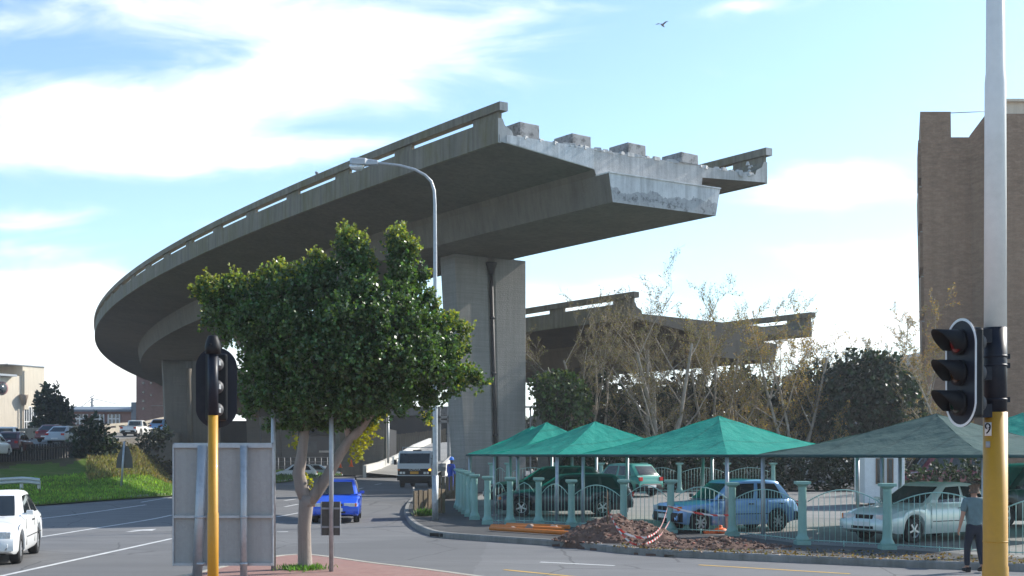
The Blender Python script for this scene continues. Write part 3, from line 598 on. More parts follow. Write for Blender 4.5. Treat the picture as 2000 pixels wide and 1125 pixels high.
bt(1165, 64, 605, 'bare multi-stemmed tree just left of the tallest bare tree, few brown leaves', spread=.22, stems=4, seed=3, leaves=.35, leafcol=(.17, .13, .065))
bt(1283, 63, 530, 'tallest bare tree with pale trunks and thin brown leaves above the green canopies', spread=.2, stems=4, seed=11, leaves=.42, leafcol=(.2, .145, .06), thick=1.15)
bt(1392, 65, 590, 'bare tree with yellowing leaves in front of the lower flyover, behind the brightest canopy peak', spread=.22, stems=4, seed=5, leaves=.6)
bt(1462, 66, 635, 'slender bare tree with sparse yellow leaves under the lower flyover end', spread=.2, stems=3, seed=19, leaves=.55)
bt(1548, 63, 592, 'bare tree with orange-yellow leaves at the tip of the lower flyover', spread=.2, stems=4, seed=8, leaves=.62, leafcol=(.33, .2, .045))
bt(1775, 72, 615, 'orange-leaved bare tree beside the corner of the brick tower', spread=.22, stems=3, seed=23, leaves=.75, leafcol=(.34, .19, .04))
bt(1680, 80, 660, 'orange-leaved bare tree rising behind the dark evergreen trees', spread=.3, stems=4, seed=29, leaves=1.0, leafcol=(.34, .19, .04))
bt(1868, 60, 655, 'bare twiggy tree standing in front of the brick tower', spread=.25, stems=3, seed=31, leaves=.25, leafcol=(.22, .15, .07))

dense_tree('round_tree', (2.15, 61, .3), px_lobes(61, [(1088, 760, 42, 30, 0), (1060, 755, 24, 20, 0), (1115, 765, 30, 26, 0), (1072, 800, 26, 22, .3), (1105, 800, 42, 32, 0), (1130, 790, 24, 30, .4), (1052, 785, 12, 10, 0)]),
           'small bright green tree between the big pier and the bare trees', 'tree', (.045, .085, .02), M['leaf_dark'], per=15, leaf=.2, nl=5, tips=((.13, .17, .03), .5))
dk = (.017, .030, .016); gS = 'dark evergreen bushes behind the car park'
for (L, Y, lab) in [
    ([(1150, 800, 55, 60, 0), (1190, 830, 50, 55, 0), (1120, 850, 60, 50, 0), (1170, 760, 35, 30, 0)], 66, 'dark evergreen bush behind the small bright green tree'),
    ([(1250, 800, 60, 60, 0), (1230, 850, 60, 50, 0), (1290, 840, 45, 50, 0)], 67, 'dark evergreen bush behind the trunks of the tallest bare tree'),
    ([(1345, 775, 50, 40, 0), (1330, 820, 60, 50, 0), (1380, 830, 60, 60, 0), (1310, 850, 60, 50, 0)], 68, 'grey-green dense bush with a rounded top behind the brightest canopy peak'),
    ([(1440, 770, 45, 45, 0), (1470, 810, 60, 60, 0), (1430, 840, 60, 50, 0), (1500, 780, 30, 40, 0)], 69, 'dark evergreen bush under the end of the lower flyover'),
    ([(1560, 790, 50, 50, 0), (1590, 760, 45, 45, 0), (1580, 830, 60, 60, 0), (1530, 840, 50, 50, 0)], 68, 'dark evergreen bush left of the big dark trees')]:
    dense_tree('evergreen_bush', (L[0][0] / F * Y - 1000 / F * Y, Y, .3), px_lobes(Y, L), lab, 'bush', dk, M['leaf_dark'], per=10, leaf=.27, nl=5, sl=.4, group=gS)
dense_tree('evergreen_tree', ((1690 - 1000) / F * 64, 64, .3), px_lobes(64, [(1680, 725, 45, 35, 0), (1720, 735, 45, 40, 0), (1650, 770, 50, 45, -.5), (1710, 790, 60, 55, -.8), (1655, 830, 60, 50, -.5), (1740, 810, 45, 60, 0), (1640, 745, 30, 28, 0), (1760, 780, 30, 50, .4), (1780, 800, 26, 22, 0)]),
           'big dark evergreen tree left of the brick tower', 'tree', (.014, .032, .017), M['leaf_dark'], per=12, leaf=.24, nl=6, sl=.35)
# clipped hedge along the back of the car park, seen under the canopies
hl = []
for px in range(1120, 1760, 38): hl.append((px, 920 + RNG.uniform(-4, 4), 30, 34, RNG.uniform(-.3, .3)))
dense_tree('hedge', ((1450 - 1000) / F * 61, 61, .3), px_lobes(61, hl), 'long dark hedge behind the back railings under the canopies', 'hedge', (.02, .036, .016), M['leaf_dark'], per=16, leaf=.18, nl=5, sl=.22)
hl = []
for px in range(1775, 1960, 34): hl.append((px, 926 + RNG.uniform(-5, 5), 28, 26, RNG.uniform(-.3, .3)))
dense_tree('hedge', ((1850 - 1000) / F * 49, 49, .3), px_lobes(49, hl), 'short sparse hedge in front of the red van', 'hedge', (.025, .04, .018), M['leaf_dark'], per=12, leaf=.15, nl=5, sl=.2)
# ------------------------------------------------------------------ railings with pillars
def pillar_mb(h):
    mb = MB(); r = .106
    mb.box((0, 0, .05), (.34, .34, .1)); mb.lathe([(.155, .1), (.16, .14), (.145, .18), (r + .01, .22), (r, .3), (r * .93, h * .55), (r * .88, h - .2), (r * .95, h - .17), (r * .88, h - .15), (r * .9, h - .12), (.15, h - .085), (.15, h - .07)], n=18)
    mb.box((0, 0, h - .035), (.335, .335, .07)); return mb
def railing(name, label, pts, heights, group=None, arch=.14, base_h=1.0, bars=True):
    root = thing(name, label, 'fence', pts[0], group=group)
    for p, h in zip(pts, heights):
        o = mesh_obj('pillar', pillar_mb(h), M['post_green'], root, bevel=.012); o.location = p - root.location
    for a, b, ha, hb in zip(pts, pts[1:], heights, heights[1:]):
        d = (b - a); L = math.hypot(d.x, d.y); n = max(4, int((L - .4) / .125)); mb = MB(); e = d / L if L else d; top = []
        A = a + e * .14; B = b - e * .14; zh = min(ha, hb) * .69
        for i in range(n + 1):
            t_ = i / n; p = A.lerp(B, t_); z = zh + arch * 2.1 * math.sin(PI * t_) ** .9; top.append(p + Vector((0, 0, z)))
            if 0 < i < n: mb.tube([p + Vector((0, 0, .08)), p + Vector((0, 0, z))], .0072, 5)
        mb.tube(top, .013, 6); mb.tube([A + Vector((0, 0, .12)), B + Vector((0, 0, .12))], .012, 5); mb.tube([A + Vector((0, 0, zh * .985)), B + Vector((0, 0, zh * .985))], .012, 5) if False else None
        m_ = A.lerp(B, .5); mb.tube([m_, m_ + Vector((0, 0, .15))], .014, 5)
        mesh_obj('railing_panel', mb, M['bar_green'], root, True)
    return root
def hts(P, pts): return [ (b - t_) / F * p.y for (x, b, t_), p in zip(P, pts)]
railing('pillar_fence', 'pale green railing with pillars running along the front of the car park', fp2, hts(POSTS2, fp2))
railing('pillar_fence', 'close row of pale green pillars receding beside the pavement near the man in blue', fp1[:-1], hts(POSTS, fp1)[:-1])
bp = [at(x, 963, 58) for x in (960, 992, 1084, 1174, 1258, 1327, 1420, 1510)]
for p in bp: p.z = .45
railing('pillar_fence', 'pale green pillar railing along the back of the car park', bp, [1.42] * len(bp), arch=.1)

# ------------------------------------------------------------------ shade-cloth canopies
def cloth(name, c, c2):
    m = bpy.data.materials.new(name); m.use_nodes = True; t = NT(m.node_tree); b = t.n['Principled BSDF']; out = t.n['Material Output']; co = t.new('ShaderNodeTexCoord').outputs['Object']
    w = t.noise(t.mapping(co, (1.5, 9, 1.5), (0, 0, .6)), 2, 5, .6, .3, .7); f = t.noise(co, 1.2, 6, .6)
    col = t.mix(w, c, c2); col = t.mix(t.math('MULTIPLY', f, .18), col, tuple(x * .75 for x in c)); sw = t.new('ShaderNodeTexWave', wave_type='BANDS', bands_direction='X'); sw.inputs['Scale'].default_value = .22; t.l.new(t.mapping(co, (1, 1, 0), (0, 0, .9)), sw.inputs[0]); col = t.mix(t.math('MULTIPLY', t.math('GREATER_THAN', sw.outputs[1], .985), .35), col, tuple(x * .5 for x in c)); dst = t.noise(t.mapping(co, (.6, .6, 2.5)), 1.1, 8, .7, .55, .75); col = t.mix(t.math('MULTIPLY', dst, .06), col, (.22, .24, .2)); bump(t, b, t.noise(co, 2.2, 5), .5, .06); t.l.new(col, b.inputs['Base Color']); b.inputs['Roughness'].default_value = .8; b.inputs['Specular IOR Level'].default_value = .2
    tr = t.new('ShaderNodeBsdfTranslucent'); t.l.new(col, tr.inputs['Color']); ms = t.new('ShaderNodeMixShader'); ms.inputs[0].default_value = .4
    t.l.new(b.outputs[0], ms.inputs[1]); t.l.new(tr.outputs[0], ms.inputs[2]); t.l.new(ms.outputs[0], out.inputs[0]); return m
M['cloth_g'] = cloth('green_shade_cloth', (.013, .31, .245), (.02, .375, .295)); M['cloth_d'] = cloth('grey_green_shade_cloth', (.055, .115, .11), (.08, .145, .135)); M['hem'] = plain('dark_hem', (.012, .06, .06), .8)
gC = 'shade cloth canopies over the car park'
def canopy(N, L, apex_z, eave_z, label, mat, posts=(0, 1, 2, 3), sag=.10):
    N = Vector((*N, 0)); L = Vector((*L, 0)); e = L - N; f = Vector((e.y, -e.x, 0)); Cc = N + (e + f) / 2
    cor = [N, L, L + f, N + f]; root = thing('shade_canopy', label, 'canopy', (Cc.x, Cc.y, .15), group=gC)
    mb = MB(); ax = Vector((Cc.x, Cc.y, apex_z)); k = 14
    for i in range(4):
        a, b = cor[i], cor[(i + 1) % 4]; g = []
        for r in range(k + 1):
            t_ = r / k; row = []
            for c in range(k + 1):
                u_ = c / k; e_ = a.lerp(b, u_); bow = math.sin(PI * u_) * .0
                p = Vector((lerp(e_.x, ax.x, t_), lerp(e_.y, ax.y, t_), lerp(eave_z, apex_z, t_) - math.sin(PI * t_) * sag * (1 - t_ * .3) - math.sin(PI * u_) * math.sin(PI * t_) * .04 + (1 - t_) * min(1, t_ * 6) * .022 * math.sin(u_ * 23 + i * 2) + .012 * math.sin(t_ * 17 + u_ * 9))); row.append(p)
            g.append(row)
        vs = [p for r in g for p in r]; fs = [(r * (k + 1) + c, r * (k + 1) + c + 1, (r + 1) * (k + 1) + c + 1, (r + 1) * (k + 1) + c) for r in range(k) for c in range(k)]
        mb.add(vs, fs, 0, True)
    o = mesh_obj('shade_cloth', mb, mat, root, True)
    mb = MB()
    for i in range(4):
        a, b = cor[i], cor[(i + 1) % 4]; mb.tube([(a.x, a.y, eave_z - .03), (b.x, b.y, eave_z - .03)], .045, 6)
    mesh_obj('edge_beam', mb, M['hem'], root, True)
    for i in posts:
        p = cor[i].lerp(Cc, .04); mb = MB(); mb.tube([(p.x, p.y, .12), (p.x, p.y, eave_z - .02)], .055, 10); mb.box((p.x, p.y, .17), (.2, .2, .03)); mesh_obj('post', mb, M['steel'], root, True)
    mb = MB(); mb.tube([(Cc.x, Cc.y, eave_z), (Cc.x, Cc.y, apex_z - .02)], .03, 6)
    for c in cor: mb.tube([(lerp(c.x, ax.x, k_ / 8), lerp(c.y, ax.y, k_ / 8), lerp(eave_z, apex_z, k_ / 8) - math.sin(PI * k_ / 8) * sag * (1 - k_ / 8 * .3) - .06) for k_ in range(9)], .025, 5)
    mesh_obj('roof_frame', mb, M['steel_dull'], root, True); return root
EV = 2.3 - .03
canopy((5.8, 33.1), (2.02, 37.85), H0 + (886 - 812) / F * 37.3, EV, 'bright green canopy with a sharp peak, over the light blue hatchback', M['cloth_g'])
canopy((10.42, 27.0), (6.35, 32.0), H0 + (886 - 808) / F * 31.6, EV, 'faded grey-green canopy over the silver car behind the big pole', M['cloth_d'])
canopy((1.33, 37.7), (-.75, 42.7), H0 + (886 - 823) / F * 41.2, EV, 'green canopy over the dark estate cars, second from the pier', M['cloth_g'])
canopy((.15, 43.2), (-1.75, 47.4), H0 + (886 - 824) / F * 46, EV, 'green canopy whose low corner is nearest the big pier', M['cloth_g'])
canopy((-.1, 47.6), (-1.85, 51.2), H0 + (886 - 832) / F * 50, EV, 'green canopy farthest back, only its peak shows beside the pier', M['cloth_g'])
canopy((14.3, 32), (10.9, 36.8), H0 + (886 - 806) / F * 36, EV, 'green canopy glimpsed behind the big pole at the edge', M['cloth_g'])

# ------------------------------------------------------------------ traffic signals
M['cover'] = plain('dark_grey_lamp_cover', (.06, .06, .065), .55, vary=.15)
def oval(w, h, n=40):                                # stadium outline in local (x, z)
    r = w / 2; P = []
    for i in range(n):
        a = 2 * PI * i / n; P.append((r * math.cos(a), r * math.sin(a) + (h / 2 - r) * (1 if math.sin(a) >= 0 else -1)))
    return P
def plate_mb(out, y0, y1, hole=None):
    mb = MB(); n = len(out)
    if hole:
        mb.loft([[(x, y0, z) for x, z in out], [(x, y1, z) for x, z in out], [(x, y1, z) for x, z in hole], [(x, y0, z) for x, z in hole], [(x, y0, z) for x, z in out]], True, 0, False)
    else: mb.loft([[(x, y0, z) for x, z in out], [(x, y1, z) for x, z in out]], True, 0, False, True)
    return mb
def signal_head(root, c, rz, lit=0):                  # local -Y is the side that shows its lamps
    R = Matrix.Translation(Vector(c)) @ Matrix.Rotation(rz, 4, 'Z')
    def put(name, mb, mat, par=root, bevel=0): return mesh_obj(name, xform(mb, R), mat, par, True, bevel=bevel)
    out = oval(.52, 1.04); inn = oval(.472, .992)
    bb = put('backing_board', plate_mb(out, 0, .012), M['navy']); put('white_border', plate_mb(out, -.006, -.001, inn), M['white'], bb)
    mb = MB(); mb.box((0, .09, 0), (.27, .15, .86)); put('lamp_housing', mb, M['black'], bevel=.03)
    for k, z in enumerate((.29, 0, -.29)):
        mb = MB(); mb.lathe([(.085, 0), (.09, .03), (.07, .07), (.03, .09)], (.0, .16, z), 16, 'Y'); put('lamp_cover', mb, M['cover'])
        mb = MB(); mb.lathe([(.125, .0), (.125, .04), (.105, .045)], (0, -.05, z), 20, 'Y'); ring = put('lamp_ring', mb, M['black'])
        mb = MB(); mb.lathe([(.100, 0), (.08, -.012), (.03, -.02)], (0, -.052, z), 20, 'Y')
        put('lens', mb, M['sig_red'] if k == 0 and lit else M['sig_off'][k], ring)
        mb = MB(); n = 20; a = [math.radians(-38 + 256 * i / n) for i in range(n + 1)]        # hood: open below, slanting
        rows = []
        for rr in (.122, .116):
            rows.append([(rr * math.cos(x), -.05, z + rr * math.sin(x)) for x in a]); rows.append([(rr * math.cos(x), -.05 - (.08 + .165 * max(0, (math.sin(x) + .62) / 1.62)), z + rr * math.sin(x)) for x in a])
        V = [p for r in rows for p in r]; m_ = n + 1; fs = []
        for i in range(n): fs += [(i, i + 1, m_ + i + 1, m_ + i), (2 * m_ + i, 3 * m_ + i, 3 * m_ + i + 1, 2 * m_ + i + 1), (m_ + i, m_ + i + 1, 3 * m_ + i + 1, 3 * m_ + i)]
        mb.add(V, fs, 0, True); put('visor', mb, M['black'], ring)
M['sig_red'] = glow('dim_red_signal', (.03, .002, .002), (1, .03, .015), .02)
M['sig_off'] = [plain('dark_red_lens', (.06, .004, .003), .25), plain('dark_amber_lens', (.06, .02, .003), .25), plain('dark_green_lens', (.004, .03, .02), .25)]
# right: tall white, black and yellow mast with its signal head
pp = at(1944, 886, 11.9); root = thing('signal_mast', 'tall white, black and yellow mast numbered 9 with a white-edged traffic signal', 'traffic light', (pp.x, pp.y, 0))
z1, z2 = hgt(640, 11.9), hgt(805, 11.9)
mb = MB(); mb.lathe([(.105, z1), (.098, 5.9), (.088, 6.0), (.075, 9.0)], (pp.x, pp.y, 0), 28); mesh_obj('white_pole_section', mb, M['white_pole'], root, True)
mb = MB(); mb.lathe([(.107, z2), (.107, z1)], (pp.x, pp.y, 0), 28); mesh_obj('black_pole_section', mb, M['navy'], root, True)
mb = MB(); mb.lathe([(.122, 0), (.122, 1.2), (.115, 1.22), (.113, z2)], (pp.x, pp.y, 0), 28); mesh_obj('yellow_pole_section', mb, M['yellow'], root, True)
mb = MB()
for z in (z1 - .28, z2 + .45, z2 + .12): mb = MB(); mb.lathe([(.111, -.012), (.111, .012)], (pp.x, pp.y, z), 24); mb.box((pp.x + .115, pp.y - .02, z), (.03, .03, .05)); mesh_obj('strap', mb, M['navy'], root, True)
mb = MB()
for z in (1.45,): mb.lathe([(.1175 if z > 1.2 else .1245, -.006), (.1175 if z > 1.2 else .1245, .006)], (pp.x, pp.y, z), 24)
mesh_obj('strap', mb, M['yellow'], root, True)
hc = at(1877, 728, 11.75); aa = math.radians(12.5); nrm = Vector((-math.cos(aa), -math.sin(aa), 0)); hrz = math.atan2(nrm.y, nrm.x) + PI / 2
signal_head(root, hc, hrz, 1)
mb = MB(); back = Vector((hc.x, hc.y, 0)) - nrm * .14
for z in (.36, 0, -.36): mb = MB(); mb.tube([(back.x, back.y, hc.z + z), (pp.x, pp.y, hc.z + z)], .028, 8); mb.box((lerp(back.x, pp.x, .55), lerp(back.y, pp.y, .55), hc.z + z), (.09, .09, .13)); mesh_obj('bracket', mb, M['navy'], root, True)
def on_pole(c, r, ang, z, mb): # bend a flat (x,z) mesh round a pole; +y of the mesh is outwards
    mb.v = [(c[0] + (r + y) * math.cos(ang + x / r), c[1] + (r + y) * math.sin(ang + x / r), z + zz) for x, y, zz in mb.v]; return mb
ang = math.atan2(-pp.y, -pp.x) - .62
def strip_plate(w, h, y0, y1, n=8):
    mb = MB(); rows = [[(lerp(-w / 2, w / 2, i / n), y, z) for i in range(n + 1)] for y, z in ((y0, -h / 2), (y1, -h / 2), (y1, h / 2), (y0, h / 2))]
    mb.loft(rows, False); return mb
pl_ = mesh_obj('number_plate', on_pole((pp.x, pp.y), .115, ang, hgt(838, 11.8), strip_plate(.075, .13, 0, .003)), M['white'], root, True)
tx = text_mb('9', .15, .001); tx.v = [(x, z + .0045, y) for x, y, z in tx.v]
mesh_obj('numeral', on_pole((pp.x, pp.y), .115, ang, hgt(838, 11.8), tx), M['black'], pl_, True)
mesh_obj('sticker', on_pole((pp.x, pp.y), .115, ang, hgt(868, 11.8), strip_plate(.05, .06, 0, .002)), M['steel_dull'], root, True)
# left: short pole, seen from behind its signal
lp = at(416, 886, 15.5); root = thing('signal_post', 'yellow post with a black-capped signal seen from behind, before the big sign back', 'traffic light', (lp.x, lp.y, .12))
zz = hgt(811, 15.5); zt = hgt(688, 15.5)
mb = MB(); mb.lathe([(.069, .12), (.069, 1.55), (.064, 1.56), (.063, zz)], (lp.x, lp.y, 0), 22); mesh_obj('yellow_pole_section', mb, M['yellow'], root, True)
mb = MB(); mb.lathe([(.065, zz), (.065, zt)], (lp.x, lp.y, 0), 22); mesh_obj('black_pole_section', mb, M['navy'], root, True)
mb = MB(); mb.lathe([(.098, 0), (.1, .09), (.085, .16), (.07, .19), (.06, .225), (.02, .235)], (lp.x, lp.y, zt - .02), 20); mb.lathe([(.015, -.02), (.015, 0)], (lp.x - .01, lp.y - .098, zt + .09), 8, 'Y'); mesh_obj('pole_cap', mb, M['black'], root, True)
signal_head(root, (at(421, 886, 15.8).x, 15.85, hgt(757, 15.8)), PI + math.radians(14))
mb = MB()
for z in (.3, 0, -.3): mb = MB(); mb.box((lp.x + .03, lp.y + .11, hgt(757, 15.8) + z), (.08, .16, .06)); mesh_obj('bracket', mb, M['steel_dull'], root, True)

# ------------------------------------------------------------------ sign backs and poles on the island
a = at(338, 1105, 21.2); b = at(535, 865, 21.2); root = thing('road_sign', 'large blank grey back of a road sign on two steel posts at the island tip', 'sign', ((a.x + b.x) / 2, 21.2, .1))
w = b.x - a.x; h = b.z - a.z; cx, cz = (a.x + b.x) / 2, (a.z + b.z) / 2
mb = MB(); mb.box((cx, 21.2, cz), (w, .012, h)); p = mesh_obj('sign_panel', mb, M['panel_back'], root, True)
mb = MB()
for z in (b.z - .05, lerp(a.z, b.z, .4), a.z + .03): mb.box((cx, 21.16, z), (w * .98, .06, .045 if z < b.z - .1 else .07))
for x in (a.x + .012, b.x - .012): mb.box((x, 21.185, cz), (.025, .04, h))
mb.box((cx, 21.185, b.z - .012), (w, .04, .022)); mesh_obj('sign_rail', mb, M['steel'], p, True)
for px, r_, dx in ((391, .085, -.03), (476, .062, 0)):
    q = at(px, 870, 21.05); mb = MB(); mb.tube([(q.x - .06 * (1 if dx else 0), q.y, -.02), (q.x + (.04 if dx else 0), q.y, q.z)], r_, 12)
    for z in (lerp(a.z, b.z, .4), a.z + .05): mb.lathe([(r_ + .012, -.02), (r_ + .012, .02)], (q.x, q.y, z), 10)
    mesh_obj('sign_post', mb, M['steel'], root, True)
q = gp(534, 1114, .12); root = thing('sign_pole', 'thin steel pole against the big sign back, small dark sign up in the leaves', 'sign pole', q)
mb = MB(); mb.tube([(q.x, q.y, .1), (q.x, q.y, hgt(690, q.y))], .045, 10); mesh_obj('pole', mb, M['steel'], root, True)
mb = MB(); s = at(517, 800, q.y); mb.box((s.x, q.y + .03, s.z + .12), (.2, .02, .5)); mb.box((s.x - .105, q.y + .02, s.z + .12), (.015, .05, .5)); mesh_obj('small_sign', mb, M['sign_dark'], root, True)
q = gp(647, 1116, .12); root = thing('sign_pole', 'thin steel pole in front of the blue hatchback with a small dark sign low down', 'sign pole', q)
mb = MB(); mb.tube([(q.x, q.y, .1), (q.x, q.y, hgt(700, q.y))], .042, 10); mesh_obj('pole', mb, M['steel'], root, True)
a = at(627, 1046, q.y); b = at(664, 980, q.y); mb = MB(); mb.box(((a.x + b.x) / 2, q.y + .06, (a.z + b.z) / 2), (b.x - a.x, .02, b.z - a.z)); sg = mesh_obj('small_sign', mb, M['sign_dark'], root, True)
mb = MB()
for k in (.25, .8): mb.box(((a.x + b.x) / 2, q.y + .035, lerp(a.z, b.z, k)), ((b.x - a.x) * 1.0, .03, .035))
for x in (a.x, b.x): mb.box((x, q.y + .04, (a.z + b.z) / 2), (.018, .05, b.z - a.z))
mesh_obj('sign_rail', mb, M['steel_dull'], sg, True)

# ------------------------------------------------------------------ street lamp
q = gp(850, 1017, .15); root = thing('street_lamp', 'tall grey street lamp with a curved arm in front of the flyover', 'street lamp', q)
Yl = q.y; pts = [(850, 1018), (850, 900), (850, 700), (850, 500), (849.5, 400), (848, 372), (842, 354), (830, 342), (810, 331), (780, 323), (745, 319), (728, 317.5)]
mb = MB(); mb.tube([at(x, y, Yl) for x, y in pts], [.092, .085, .075, .06, .052, .05, .048, .046, .044, .042, .04, .04], 12); mesh_obj('pole', mb, M['steel'], root, True)
mb = MB(); mb.tube([(q.x, q.y, .12), (q.x, q.y, 1.6)], .1, 12); mb.box((q.x, q.y - .097, .9), (.09, .02, .35)); mesh_obj('pole_base', mb, M['steel'], root, True)
c = at(708, 318, Yl); mb = MB(); rings = []
for k, (px, wd, top, bot) in enumerate([(684, .10, 311, 320), (688, .17, 309.5, 322), (700, .19, 309, 323), (714, .19, 310, 323), (718, .12, 311, 323), (738, .07, 313, 322)]):
    A = at(px, top, Yl); B = at(px, bot, Yl); rings.append([(A.x, Yl - wd, B.z), (A.x, Yl - wd, lerp(B.z, A.z, .75)), (A.x, Yl - wd * .6, A.z), (A.x, Yl + wd * .6, A.z), (A.x, Yl + wd, lerp(B.z, A.z, .75)), (A.x, Yl + wd, B.z)])
mb.loft(rings, True, 0, False, True); hd = mesh_obj('lamp_head', mb, M['steel'], root, True, bevel=.01)
mb = MB(); rings = []
for px, wd, bot in [(682, .05, 324), (686, .14, 331), (696, .16, 334), (706, .15, 333), (712, .08, 326)]:
    A = at(px, 322.5, Yl); B = at(px, bot, Yl); rings.append([(A.x, Yl - wd, A.z), (A.x, Yl - wd * .7, lerp(A.z, B.z, .8)), (A.x, Yl, B.z), (A.x, Yl + wd * .7, lerp(A.z, B.z, .8)), (A.x, Yl + wd, A.z)])
mb.loft(rings, True, 0, True, True); mesh_obj('lamp_bowl', mb, M['lens'], hd, True)

# ------------------------------------------------------------------ barrier, crate, pipes, spoil heaps, tape
root = thing('timber_barrier', 'weathered timber box barrier with a white end board on the pavement corner', 'barrier', gp(826, 1006, .15))
b0 = gp(808, 1008, .15); b1 = gp(862, 1002, .15)
mb = MB()
for k in range(7):
    p = b0.lerp(b1, k / 6.0); d = (b1 - b0).normalized(); mb.box((p.x + .06, p.y + .05 + .012 * (k % 2), p.z + .43 + .025 * math.sin(k * 2.7)), (.235, .045, .88), math.atan2(d.y, d.x))
mb.box(((b0.x + b1.x) / 2, (b0.y + b1.y) / 2 + .1, .8), ((b1 - b0).length, .05, .12), math.atan2((b1 - b0).y, (b1 - b0).x))
mesh_obj('board_side', mb, M['wood'], root, True)
mb = MB(); b2 = b0 + Vector((-.15, 1.9, 0)); mid = b0.lerp(b2, .5); d = b2 - b0; mb.box((mid.x, mid.y, .62), (d.length, .06, .95), math.atan2(d.y, d.x)); mesh_obj('end_board', mb, M['conc_light'], root, True, label='pale end board facing the road')
wd = [at(x, 985, 52) for x in (868, 880)]
root = thing('timber_crate', 'stack of rough timber boards standing beside the man in blue', 'crate', (wd[0].x, 52, .4))
mb = MB()
for k in range(6):
    mb.box((lerp(at(850, 0, 52).x, at(889, 0, 52).x, k / 5), 52 + .05 * (k % 2), .45 + .45 + .05 * math.sin(k * 3)), (.13, .05, .9 + .1 * math.sin(k * 1.7)))
mb.box((at(869, 0, 52).x, 52.06, .7), (.85, .05, .1)); mesh_obj('board_side', mb, M['wood'], root, True)
mb = MB(); mb.box((at(869, 0, 52).x, 52.4, .55), (.85, .6, .3)); mesh_obj('crate_body', mb, M['wood'], root, True)
root = thing('drain_inlet', 'double storm drain inlet in the kerb below the street lamp', 'drain', gp(860, 1052))
for k, (x, y) in enumerate(((848, 1049.5), (868, 1050.5))):
    p = gp(x, y, 0); mb = MB(); mb.box((p.x, p.y - .012, .075 + G(p.y)), (.26, .03, .09), math.radians(-28)); mesh_obj('inlet_slot', mb, M['under'], root, True)
gp_ = 'orange plastic pipes on the pavement'
for k, (x0, y0, x1, y1, lab) in enumerate([(958, 1031, 1118, 1041, 'front orange plastic pipe lying on the pavement'), (960, 1027, 1100, 1033, 'middle orange plastic pipe lying on the pavement'), (990, 1024.5, 1112, 1029, 'back orange plastic pipe lying along the railing foot')]):
    a, b = gp(x0, y0, .24), gp(x1, y1, .24); a.z = b.z = .23 + .002 * k; mb = MB(); mb.tube([a, a.lerp(b, .5) + Vector((0, .02, 0)), b], .06, 14); tag(mesh_obj('plastic_pipe', mb, M['orange_pipe']), lab, 'pipe', gp_)
M['soil'] = concrete('dug_red_soil', (.185, .112, .085), (.115, .07, .052), stain=(.055, .03, .024), amount=.5); M['stone'] = concrete('rubble_stone', (.34, .28, .24), (.25, .18, .14), amount=.3)
M['brickbit'] = plain('broken_red_brick', (.26, .10, .07), .9, vary=.35, scale=5)
from mathutils import noise as mn
def kerb_y(x): return min(kp2, key=lambda p: abs(p.x - x)).y
def heap(name, label, c, rx, ry, h, seed):
    n = 90; vs = []; fs = []; root = thing(name, label, 'soil heap', (c.x, c.y, .15))
    for j in range(n + 1):
        for i in range(n + 1):
            x, y = lerp(-1.15, 1.15, i / n), lerp(-1.15, 1.15, j / n); r = math.hypot(x, y) + .18 * mn.noise(Vector((x * 2.1, y * 2.1, seed)))
            z = h * max(0, 1 - r) ** .85 * (1 + .25 * mn.noise(Vector((x * 3, y * 3, seed + 4))))
            z += (.05 * mn.noise(Vector((x * 9, y * 9, seed))) + .035 * mn.noise(Vector((x * 21, y * 21, seed))) + .02 * mn.noise(Vector((x * 45, y * 45, seed)))) * min(1, max(0, 1.05 - r) * 6)
            bz_ = .148 if c.y + y * ry > kerb_y(c.x + x * rx) - .05 else 0; vs.append((c.x + x * rx, c.y + y * ry, bz_ + max(-.03, z) - .1 * smooth((r - .90) / .1))); fs += [] if i == n or j == n else [(j * (n + 1) + i, j * (n + 1) + i + 1, (j + 1) * (n + 1) + i + 1, (j + 1) * (n + 1) + i)]
    mb = MB(); mb.add(vs, fs, 0, True); mesh_obj('soil', mb, M['soil'], root, True)
    for nm, cnt, mt, s0 in (('rubble', 70, M['stone'], .032), ('brick_rubble', 60, M['brickbit'], .03), ('soil_clods', 420, M['soil'], .036)):
        mb = MB()
        for k in range(cnt):
            a = RNG.uniform(0, 2 * PI); r = RNG.random() ** .6 * 1.08; x, y = r * math.cos(a), r * math.sin(a); i = int((x + 1.15) / 2.3 * n); j = int((y + 1.15) / 2.3 * n); p = Vector(vs[j * (n + 1) + i]); s = s0 * RNG.uniform(.5, 1.7)
            if p.z < .1: p.z = .16
            R = Matrix.Rotation(RNG.uniform(0, 6), 3, 'Z') @ Matrix.Rotation(RNG.uniform(-1, 1), 3, 'X'); mb.box(p + Vector((0, 0, s * .1)), (s * 2, s * 1.4, s), M=R, top=(.7, .75))
        o = mesh_obj(nm, mb, mt, root, True, bevel=.008); o['kind'] = 'stuff'
    return root
h1 = gp(1207, 1058, .15); heap('soil_heap', 'tall heap of dark red soil on the pavement draped with striped tape', Vector((h1.x + .08, h1.y + .55, 0)), 1.55, 1.2, .66, 3)
h2 = gp(1400, 1070, .15); heap('soil_heap', 'low spread of reddish rubble and soil before the blue hatchback', Vector((h2.x, h2.y + .35, 0)), 1.65, .95, .2, 9)
m, t_, b_, co = new_mat('red_white_tape'); wv = t_.new('ShaderNodeTexWave', wave_type='BANDS', bands_direction='DIAGONAL'); wv.inputs['Scale'].default_value = 2.5; t_.l.new(co, wv.inputs[0])
t_.l.new(t_.mix(t_.math('GREATER_THAN', wv.outputs[1], .5), (.75, .72, .7), (.62, .04, .03)), b_.inputs['Base Color']); b_.inputs['Roughness'].default_value = .4; M['tape'] = m
root = thing('barrier_tape', 'red and white striped tape sagging over the tall soil heap and along the railing', 'tape', (h1.x, h1.y - .6, .3))
